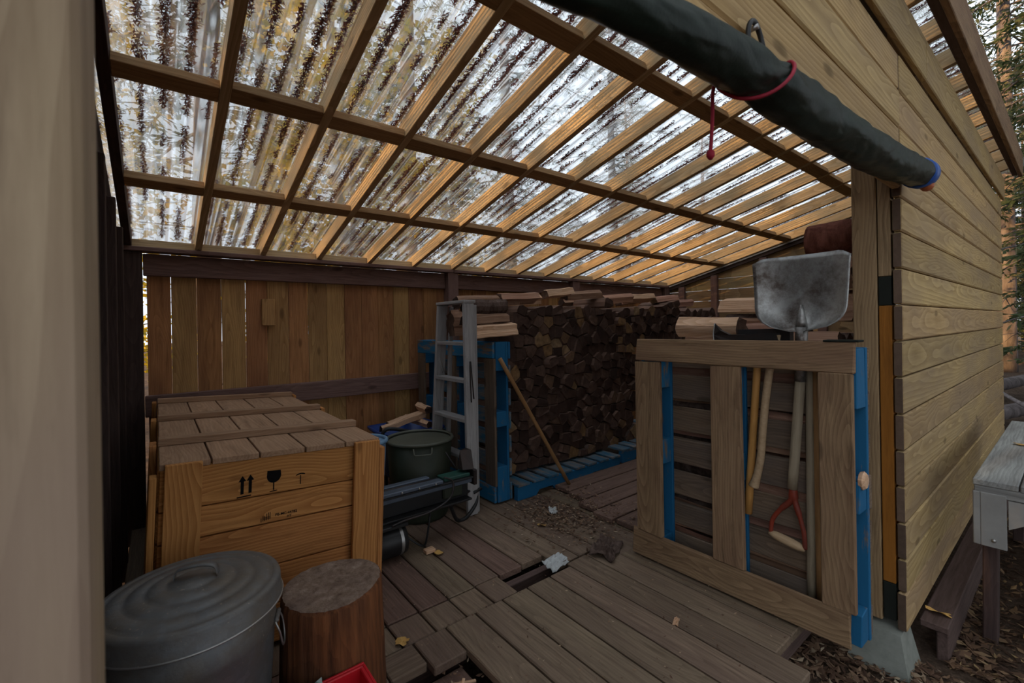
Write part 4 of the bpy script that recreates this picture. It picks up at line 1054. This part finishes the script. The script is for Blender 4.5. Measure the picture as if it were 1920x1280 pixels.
# ================================================================== FOREST
def conifer_meshes(seed, H=16, r0=.16, low=2.5, dens=1.0):
    rr = random.Random(seed); V = []; Fc = []
    bend = [(rr.uniform(-.25, .25), rr.uniform(-.25, .25)) for _ in range(3)]
    def axis(z):
        t = z/H; return Vector((bend[0][0]*sin(t*3)+bend[1][0]*t*t, bend[0][1]*sin(t*2.5)+bend[1][1]*t*t, z))
    P = [axis(H*i/16) for i in range(17)]
    tv, tf = tube_geo(P, [r0*(1-.93*i/16)+(.05*r0 if i == 0 else 0) for i in range(17)], 10); V += tv; Fc += tf
    FV = []; FF = []
    h = .8
    while h < H-.3:
        a = rr.uniform(0, 2*pi); b = axis(h)
        dead = h < low
        L = (rr.uniform(.5, 1.6) if dead else (.55+2.3*(1-(h-low)/(H-low))**.75)*rr.uniform(.7, 1.15))
        d = Vector((cos(a), sin(a), 0)); n = 6
        pts = [b+d*(L*i/n)+Vector((0, 0, (.10*L*(i/n)-.34*L*(i/n)**1.8) if not dead else -.12*L*(i/n))) for i in range(n+1)]
        tv, tf = tube_geo(pts, [max(.004, (.022 if not dead else .012)*(1-.85*i/n)) for i in range(n+1)], 4, False)
        o = len(V); V += tv; Fc += [[q+o for q in f] for f in tf]
        if dead and rr.random() < .75:
            for q in range(4):
                p = pts[rr.randint(2, n)]; e = p+Vector((rr.uniform(-.3, .3), rr.uniform(-.3, .3), rr.uniform(-.25, .1)))
                tv, tf = tube_geo([p, (p+e)/2+Vector((0, 0, .02)), e], [.005, .004, .002], 3, False)
                o = len(V); V += tv; Fc += [[k+o for k in f] for f in tf]
        if not dead or rr.random() < .25:
            side = d.cross(Vector((0, 0, 1)))
            m = int(L*24*dens)
            for q in range(m):
                s = .12+.88*rr.random(); i = min(n-1, int(s*n)); p = pts[i].lerp(pts[i+1], s*n-i)
                sg = rr.choice((-1, 1)); tl = rr.uniform(.12, .38)*(1.15-.55*s)*(1 if not dead else .6)
                td = (side*sg*rr.uniform(.5, 1)+d*rr.uniform(.2, .8)+Vector((0, 0, rr.uniform(-.45, .1)))).normalized()
                for w in range(3):
                    p0 = p+td*tl*w*.3; dd = (td+Vector((rr.uniform(-.6, .6), rr.uniform(-.6, .6), rr.uniform(-.5, .2)))).normalized()
                    l2 = tl*rr.uniform(.35, .6); wn = dd.cross(Vector((rr.uniform(-1, 1), rr.uniform(-1, 1), rr.uniform(-1, 1)))).normalized()*rr.uniform(.010, .022)
                    o = len(FV); FV += [p0-wn*.4, p0+dd*l2*.5+wn, p0+dd*l2, p0+dd*l2*.5-wn]; FF.append([o, o+1, o+2, o+3])
        h += rr.uniform(.08, .17) if not dead else rr.uniform(.22, .5)
    return V, Fc, FV, FF
def leafy_meshes(seed, H=11):
    rr = random.Random(seed); V, Fc = tube_geo([(0.25*sin(i*.5+seed), .2*cos(i*.6), H*i/12) for i in range(13)], [.10*(1-.9*i/12) for i in range(13)], 9)
    FV = []; FF = []
    for q in range(46):
        h = rr.uniform(2.0, H); a = rr.uniform(0, 2*pi); L = rr.uniform(.6, 2.0)*(1.15-.6*h/H)
        b = Vector((.25*sin(h/H*6+seed), .2*cos(h/H*7.2), h)); e = b+Vector((cos(a)*L, sin(a)*L, L*rr.uniform(.1, .6)))
        tv, tf = tube_geo([b, b.lerp(e, .5)+Vector((0, 0, .05)), e], [.02, .012, .004], 4, False); o = len(V); V += tv; Fc += [[k+o for k in f] for f in tf]
        for w in range(70):
            s = rr.uniform(.25, 1.05); c = b.lerp(e, s)+Vector((rr.gauss(0, .22), rr.gauss(0, .22), rr.gauss(-.05, .2)))
            u = Vector((rr.uniform(-1, 1), rr.uniform(-1, 1), rr.uniform(-.6, .6))).normalized(); v = u.orthogonal().normalized(); z = rr.uniform(.05, .085)
            o = len(FV); FV += [c-u*z, c+v*z*.7, c+u*z, c-v*z*.7]; FF.append([o, o+1, o+2, o+3])
    return V, Fc, FV, FF
def mesh_of(name, V, Fc, mat, smooth):
    me = bpy.data.meshes.new(name); me.from_pydata([tuple(v) for v in V], [], Fc); me.materials.append(mat)
    if smooth: me.polygons.foreach_set('use_smooth', [True]*len(Fc))
    return me
CON = []
for sd, H, r0, low, dn in ((1, 17, .17, 3.0, 1.0), (2, 15, .13, 2.2, 1.1), (3, 19, .20, 4.0, .9), (4, 12, .09, 1.2, 1.1), (5, 14, .13, .9, 2.4)):
    a, b, c, d = conifer_meshes(sd, H, r0, low, dn); CON.append((mesh_of('trunk', a, b, MW['treebark'], True), mesh_of('foliage', c, d, MW['needles'], False)))
LEA = []
for sd in (3, 8):
    a, b, c, d = leafy_meshes(sd); LEA.append((mesh_of('trunk', a, b, MW['treebark'], True), mesh_of('foliage', c, d, MW['yellow'], False)))
def tree(x, y, ms, s, rz, label, group, name):
    t = bpy.data.objects.new(name, None); t.empty_display_size = .2
    link(t, None, Matrix.Translation((x, y, -.22)) @ Matrix.Rotation(rz, 4, 'Z') @ Matrix.Scale(s, 4)); tag(t, label, 'tree', group)
    for me, nm in zip(ms, ('trunk', 'foliage')):
        o = bpy.data.objects.new(nm, me); COL.objects.link(o); o.parent = t
        if nm == 'foliage': o['kind'] = 'stuff'
rt = random.Random(12); placed = []
def ok(x, y, d):
    if -2.2 < x < 7.6 and -2.5 < y < 4.9: return False
    return all((x-a)**2+(y-b)**2 > d*d for a, b in placed)
LBL = 'tall conifer trunk and boughs rising behind the clear roof'
for x, y, k, s in ((.42, 6.4, 0, 1.0), (3.6, 7.6, 2, .95), (-2.2, 9.6, 2, .9), (6.4, 8.0, 0, 1.0), (1.9, 10.4, 2, 1.0), (9.2, 7.2, 1, 1.0)):
    placed.append((x, y)); tree(x, y, CON[k], s, rt.uniform(0, 6), LBL, 'trees behind the shed', 'conifer_tree')
for x, y, k, s in ((-.35, 6.2, 0, .50), (1.3, 5.8, 1, .55), (2.05, 6.3, 0, .95), (4.9, 8.0, 0, .7)):
    placed.append((x, y)); tree(x, y, LEA[k], s, rt.uniform(0, 6), 'slender tree with yellow autumn leaves seen through the clear roof', 'yellow trees behind the shed', 'autumn_tree')
tree(16.0, 1.14, CON[0], 1.15, 1.0, 'conifer with sunlit orange trunk just past the siding corner', None, 'conifer_tree'); placed.append((16, 1.14))
tree(19.5, .62, CON[2], 1.0, 2.0, 'second conifer with sunlit trunk at the photo edge', None, 'conifer_tree'); placed.append((19.5, .62))
for x, y, k, s in ((8.3, -.9, 4, 1.0), (9.6, -1.7, 4, .9), (11.2, -2.2, 4, 1.1), (8.9, -.35, 1, .95), (12.5, -.9, 0, 1.0), (15.5, -.6, 2, 1.0), (17.4, 2.9, 0, 1), (11.5, 2.6, 2, .9), (14.5, -2.4, 1, 1), (19, -.8, 2, 1)):
    placed.append((x, y)); tree(x, y, CON[k], s, rt.uniform(0, 6), 'conifer standing in the woods past the roof eave', 'trees past the eave', 'conifer_tree')
n = 0; tries = 0
while n < 13 and tries < 4000:
    tries += 1; x = rt.uniform(-9, 26); y = rt.uniform(11, 24)
    if ok(x, y, 1.9): placed.append((x, y)); n += 1; tree(x, y, CON[rt.randint(0, 3)], rt.uniform(.85, 1.2), rt.uniform(0, 6), LBL, 'trees behind the shed', 'conifer_tree')
for x, y, k, s in ((-3, -5.5, 0, 1), (-.5, -7, 1, 1.1), (2.2, -6, 2, .9), (4.8, -6.6, 0, 1), (7.4, -5.4, 1, 1), (9.6, -7.2, 2, 1), (12, -5.6, 0, 1), (-6, -7.5, 2, 1), (1, -10, 0, 1.1), (6, -10, 1, 1.1), (-4, -11, 0, 1.1), (10.5, -10.5, 2, 1.1)):
    tree(x, y, CON[k], s, rt.uniform(0, 6), 'conifer standing in front of the shed opening', 'trees in front of the shed', 'conifer_tree')
n = 0
while n < 34:
    x, y = (rt.uniform(-6, 14), rt.uniform(5.6, 13)) if n < 18 else (rt.uniform(9.5, 24), rt.uniform(-4.5, 5))
    if not ok(x, y, .7): continue
    placed.append((x, y)); n += 1
    tree(x, y, CON[3], rt.uniform(.22, .42), rt.uniform(0, 6), 'young bushy conifer in the undergrowth around the shed', 'young conifers around the shed', 'young_conifer')
for x, y, s in ((18.2, 1.9, .7), (20.5, -.3, .8), (19.0, 1.3, .7), (21.5, 2.0, .9), (22.5, .4, .9), (23, 1.2, .9), (24, -.6, .9), (25, 2.4, 1.0)):
    tree(x, y, CON[4], s*.8, rt.uniform(0, 6), 'bushy conifer deep in the woods past the siding corner', 'bushy conifers past the siding corner', 'young_conifer')
for x, y, s in ((-3.2, -.4, .25), (-3.9, .4, .28), (-4.6, -.2, .3), (-5.2, .8, .3), (-3.5, 1.1, .22)):  # unseen conifers added at the left to block low sun from the table
    tree(x, y, CON[4], s, rt.uniform(0, 6), 'unseen young conifer added to keep low sun off the table', 'added young conifers blocking low sun', 'young_conifer')
for x, y, k, s in ((-9, 5.4, 0, 1), (-7.5, 1.9, 1, .9), (-10, 3.1, 3, .9), (-11, 1.0, 1, 1), (-14, 6.4, 2, 1), (-15, 2.2, 1, 1.1)):
    tree(x, y, CON[k], s, rt.uniform(0, 6), 'conifer beyond the dark end wall', 'trees beyond the end wall', 'conifer_tree')
for i, (a, b, r) in enumerate((((7.6, .9, -.02), (11.5, -.3, .05), .10), ((8.8, 1.4, .02), (13, .35, .15), .12), ((7.2, -.1, -.08), (8.9, .75, .25), .03))):
    o = rod('fallen_log', a, b, r, r*.7, MW['treebark'], None, 10, 6)
    tag(o, ('dark fallen trunk nearest the siding corner', 'second dark fallen trunk farther into the woods', 'thin fallen branch propped beyond the work table')[i], 'log')

# ================================================================== LITTER
def scatter(name, n, area, zf, size, mat, label, seed, thick=0, cat='litter'):
    rr = random.Random(seed); V = []; Fc = []
    i = 0
    while i < n:
        x, y = area(rr)
        if x is None: continue
        i += 1; a = rr.uniform(0, 2*pi); L = rr.uniform(*size); w_ = L*rr.uniform(.25, .8)
        u = Vector((cos(a), sin(a), rr.uniform(-.35, .35)))*L; v = Vector((-sin(a), cos(a), rr.uniform(-.4, .4)))*w_
        c = Vector((x, y, zf(x, y)+rr.uniform(.002, .016))); o = len(V)
        V += [c-u, c+v*.7, c+u+Vector((0, 0, rr.uniform(0, L*.3))), c-v*.7]; Fc.append([o, o+1, o+2, o+3])
    ob = mk(name, V, Fc, mat); tag(ob, label, cat, kind='stuff')
def a1(rr):
    x = 2.4+8*rr.random()**1.7; y = .33-3.2*rr.random()**1.5*(.5+.5*x/6); return x, y
scatter('leaf_litter', 9000, a1, lambda x, y: -.15, (.010, .030), MW['litter'], 'brown leaf litter covering the ground by the work table', 1)
def a2(rr):
    x = rr.uniform(.85, 2.32); y = rr.uniform(.05, .75)
    if .9 < x < 1.77 and y > .57: return None, None
    return x, y
scatter('wood_chips', 3800, a2, lambda x, y: -.145, (.008, .028), MW['chips'], 'brown wood chips and bark heaped in front of the deck', 2)
def a3(rr):
    x = rr.gauss(2.0, .16); y = rr.gauss(2.05, .20)
    if y > 2.38 or x > 2.5 or x < 1.5: return None, None
    return x, y
scatter('bark_crumbs', 1800, a3, lambda x, y: .034 if x > 2.14 else .001, (.004, .016), MW['chips'], 'bark crumbs strewn on the deck before the flat blue pallet', 3)
scatter('deck_crumbs', 800, lambda rr: (rr.uniform(.75, 1.95), rr.uniform(.65, 3.0)), lambda x, y: .001, (.002, .008), MW['chips'], 'fine crumbs scattered over the deck planks', 4)
scatter('sawdust_chips', 500, lambda rr: (rr.uniform(.30, .90), rr.uniform(.9, 1.45)), lambda x, y: -.052, (.004, .018), MW['chips'], 'pale chips in the broken corner of the deck by the stump', 5)
scatter('gap_debris', 160, lambda rr: (rr.uniform(1.28, 1.53), rr.uniform(1.61, 1.75)), lambda x, y: -.10, (.006, .02), MW['chips'], 'debris lying in the missing-plank hole of the deck', 6)
# leaves one can pick out
def leaf_mesh():
    P = []
    for k in range(24):
        a = 2*pi*k/24; r = .5+.32*abs(sin(a*2.5))**.6*(1 if k % 2 else .75); P.append((r*cos(a)*1.1, r*sin(a), .09*sin(a*3)+.05*cos(a)))
    V = [(0, 0, -.04)]+P; Fc = [[0, k+1, (k+1) % 24+1] for k in range(24)]
    me = bpy.data.meshes.new('leaf'); me.from_pydata(V, [], Fc); me.materials.append(MW['leafyellow']); return me
LM = leaf_mesh(); rl_ = random.Random(4)
def leaf(x, y, z, s, label, group=None):
    o = bpy.data.objects.new('fallen_leaf', LM)
    link(o, None, Matrix.Translation((x, y, z+s*.1)) @ Euler((rl_.uniform(-.3, .3), rl_.uniform(-.3, .3), rl_.uniform(0, 6))).to_matrix().to_4x4() @ Matrix.Scale(s, 4)); tag(o, label, 'leaf', group)
for i in range(34):
    x = 2.5+4.5*rl_.random()**1.5; y = .27-1.9*rl_.random()*(.35+x*.12)
    leaf(x, y, -.135, rl_.uniform(.035, .06), 'fallen yellow leaf on the soil beside the work table', 'yellow leaves on the ground')
leaf(2.50, .375, -.002, .05, 'curled yellow leaf on the end of the dark timber')
leaf(3.05, .12, .552, .045, 'larger yellow leaf on the table top'); leaf(3.45, .20, .552, .035, 'small brown leaf on the table top toward the siding')
leaf(1.16, 2.13, .003, .04, 'orange leaf on the deck by the log splitter hose'); leaf(1.80, 2.02, .003, .035, 'yellow leaf on the deck near the flat blue pallet')
leaf(.72, 1.62, .003, .035, 'brown leaf on the deck planks by the stump')
def scrap(name, x, y, z, w_, h, mat, label, cat, rz=0, rx=0, amp=.01, seed=0):
    n = 10; V = []; Fc = []; rr = random.Random(seed)
    for j in range(n):
        for i in range(n):
            u, v = i/(n-1)-.5, j/(n-1)-.5; k = 1+.25*noise.noise((u*5+seed, v*5, 0))
            V.append((u*w_*k, v*h*k, amp*noise.noise((u*6, v*6, seed+.3))+.004))
    b = len(V); V += [(p[0], p[1], p[2]-.004) for p in V]
    for j in range(n-1):
        for i in range(n-1): a = j*n+i; Fc += [[a, a+1, a+n+1, a+n], [b+a, b+a+n, b+a+n+1, b+a+1]]
    bd = list(range(n))+[j*n+n-1 for j in range(1, n)]+[(n-1)*n+i for i in range(n-2, -1, -1)]+[j*n for j in range(n-2, 0, -1)]
    for a, c in zip(bd, bd[1:]+bd[:1]): Fc.append([a, b+a, b+c, c])
    o = mk(name, V, Fc, mat, None, Matrix.Translation((x, y, z)) @ Matrix.Rotation(rz, 4, 'Z') @ Matrix.Rotation(rx, 4, 'X'), False); tag(o, label, cat)
scrap('birch_bark', 1.565, 1.655, .008, .13, .075, MW['foil'], 'pale birch bark piece at the edge of the deck hole', 'bark', .1, .35, .014, 1)
scrap('bark_slab', 1.86, 1.575, .018, .20, .13, MW['bark'], 'rough dark bark slab at the foot of the tool pallet', 'bark', .4, .05, .03, 2)
scrap('bark_scrap', 1.985, 2.12, .012, .09, .05, MW['foil'], 'whitish bark scrap among the crumbs by the pallet', 'bark', .9, .1, .012, 3)
scrap('wood_sliver', 1.62, 1.02, .004, .05, .02, MW['splitpale'], 'small pale wood chip on the deck in front of pallet', 'wood chip', .4, 0, .004, 4)
scrap('bark_flake', 1.86, .38, -.115, .07, .06, MW['foil'], 'grey flat flake on the chips in front of the pallet', 'bark', .5, .3, .008, 5)
scrap('bark_flake', 1.93, .33, -.12, .12, .09, MW['bark'], 'round brown bark flake on the chips near the pier', 'bark', 1.5, .1, .01, 6)
o = board('wood_splinter', (2.0, .30, -.118), (2.06, .08, -.112), .022, .012, MW['splitpale'], None, (0, 0, 1), .003); tag(o, 'long pale wood splinter on the chips before the pier block', 'splinter')
bx_ = bx('wood_offcut', 1.10, 1.155, 2.15, 2.19, .002, .022, MW['splitpale'], None, .003); tag(bx_, 'small tan wood offcut on the deck by the log splitter', 'offcut')
for i, (x, y, rz) in enumerate(((.78, 1.30, .8), (.83, 1.26, 2.1), (.80, 1.34, 2.8))):
    o = board('wood_splinter', (x-.06*cos(rz), y-.06*sin(rz), -.03), (x+.06*cos(rz), y+.06*sin(rz), -.02), .010, .005, MW['splitpale'], None, (0, 0, 1), .001)
    tag(o, 'pale splinter lying in the broken deck corner by the stump', 'splinter', 'splinters by the stump')
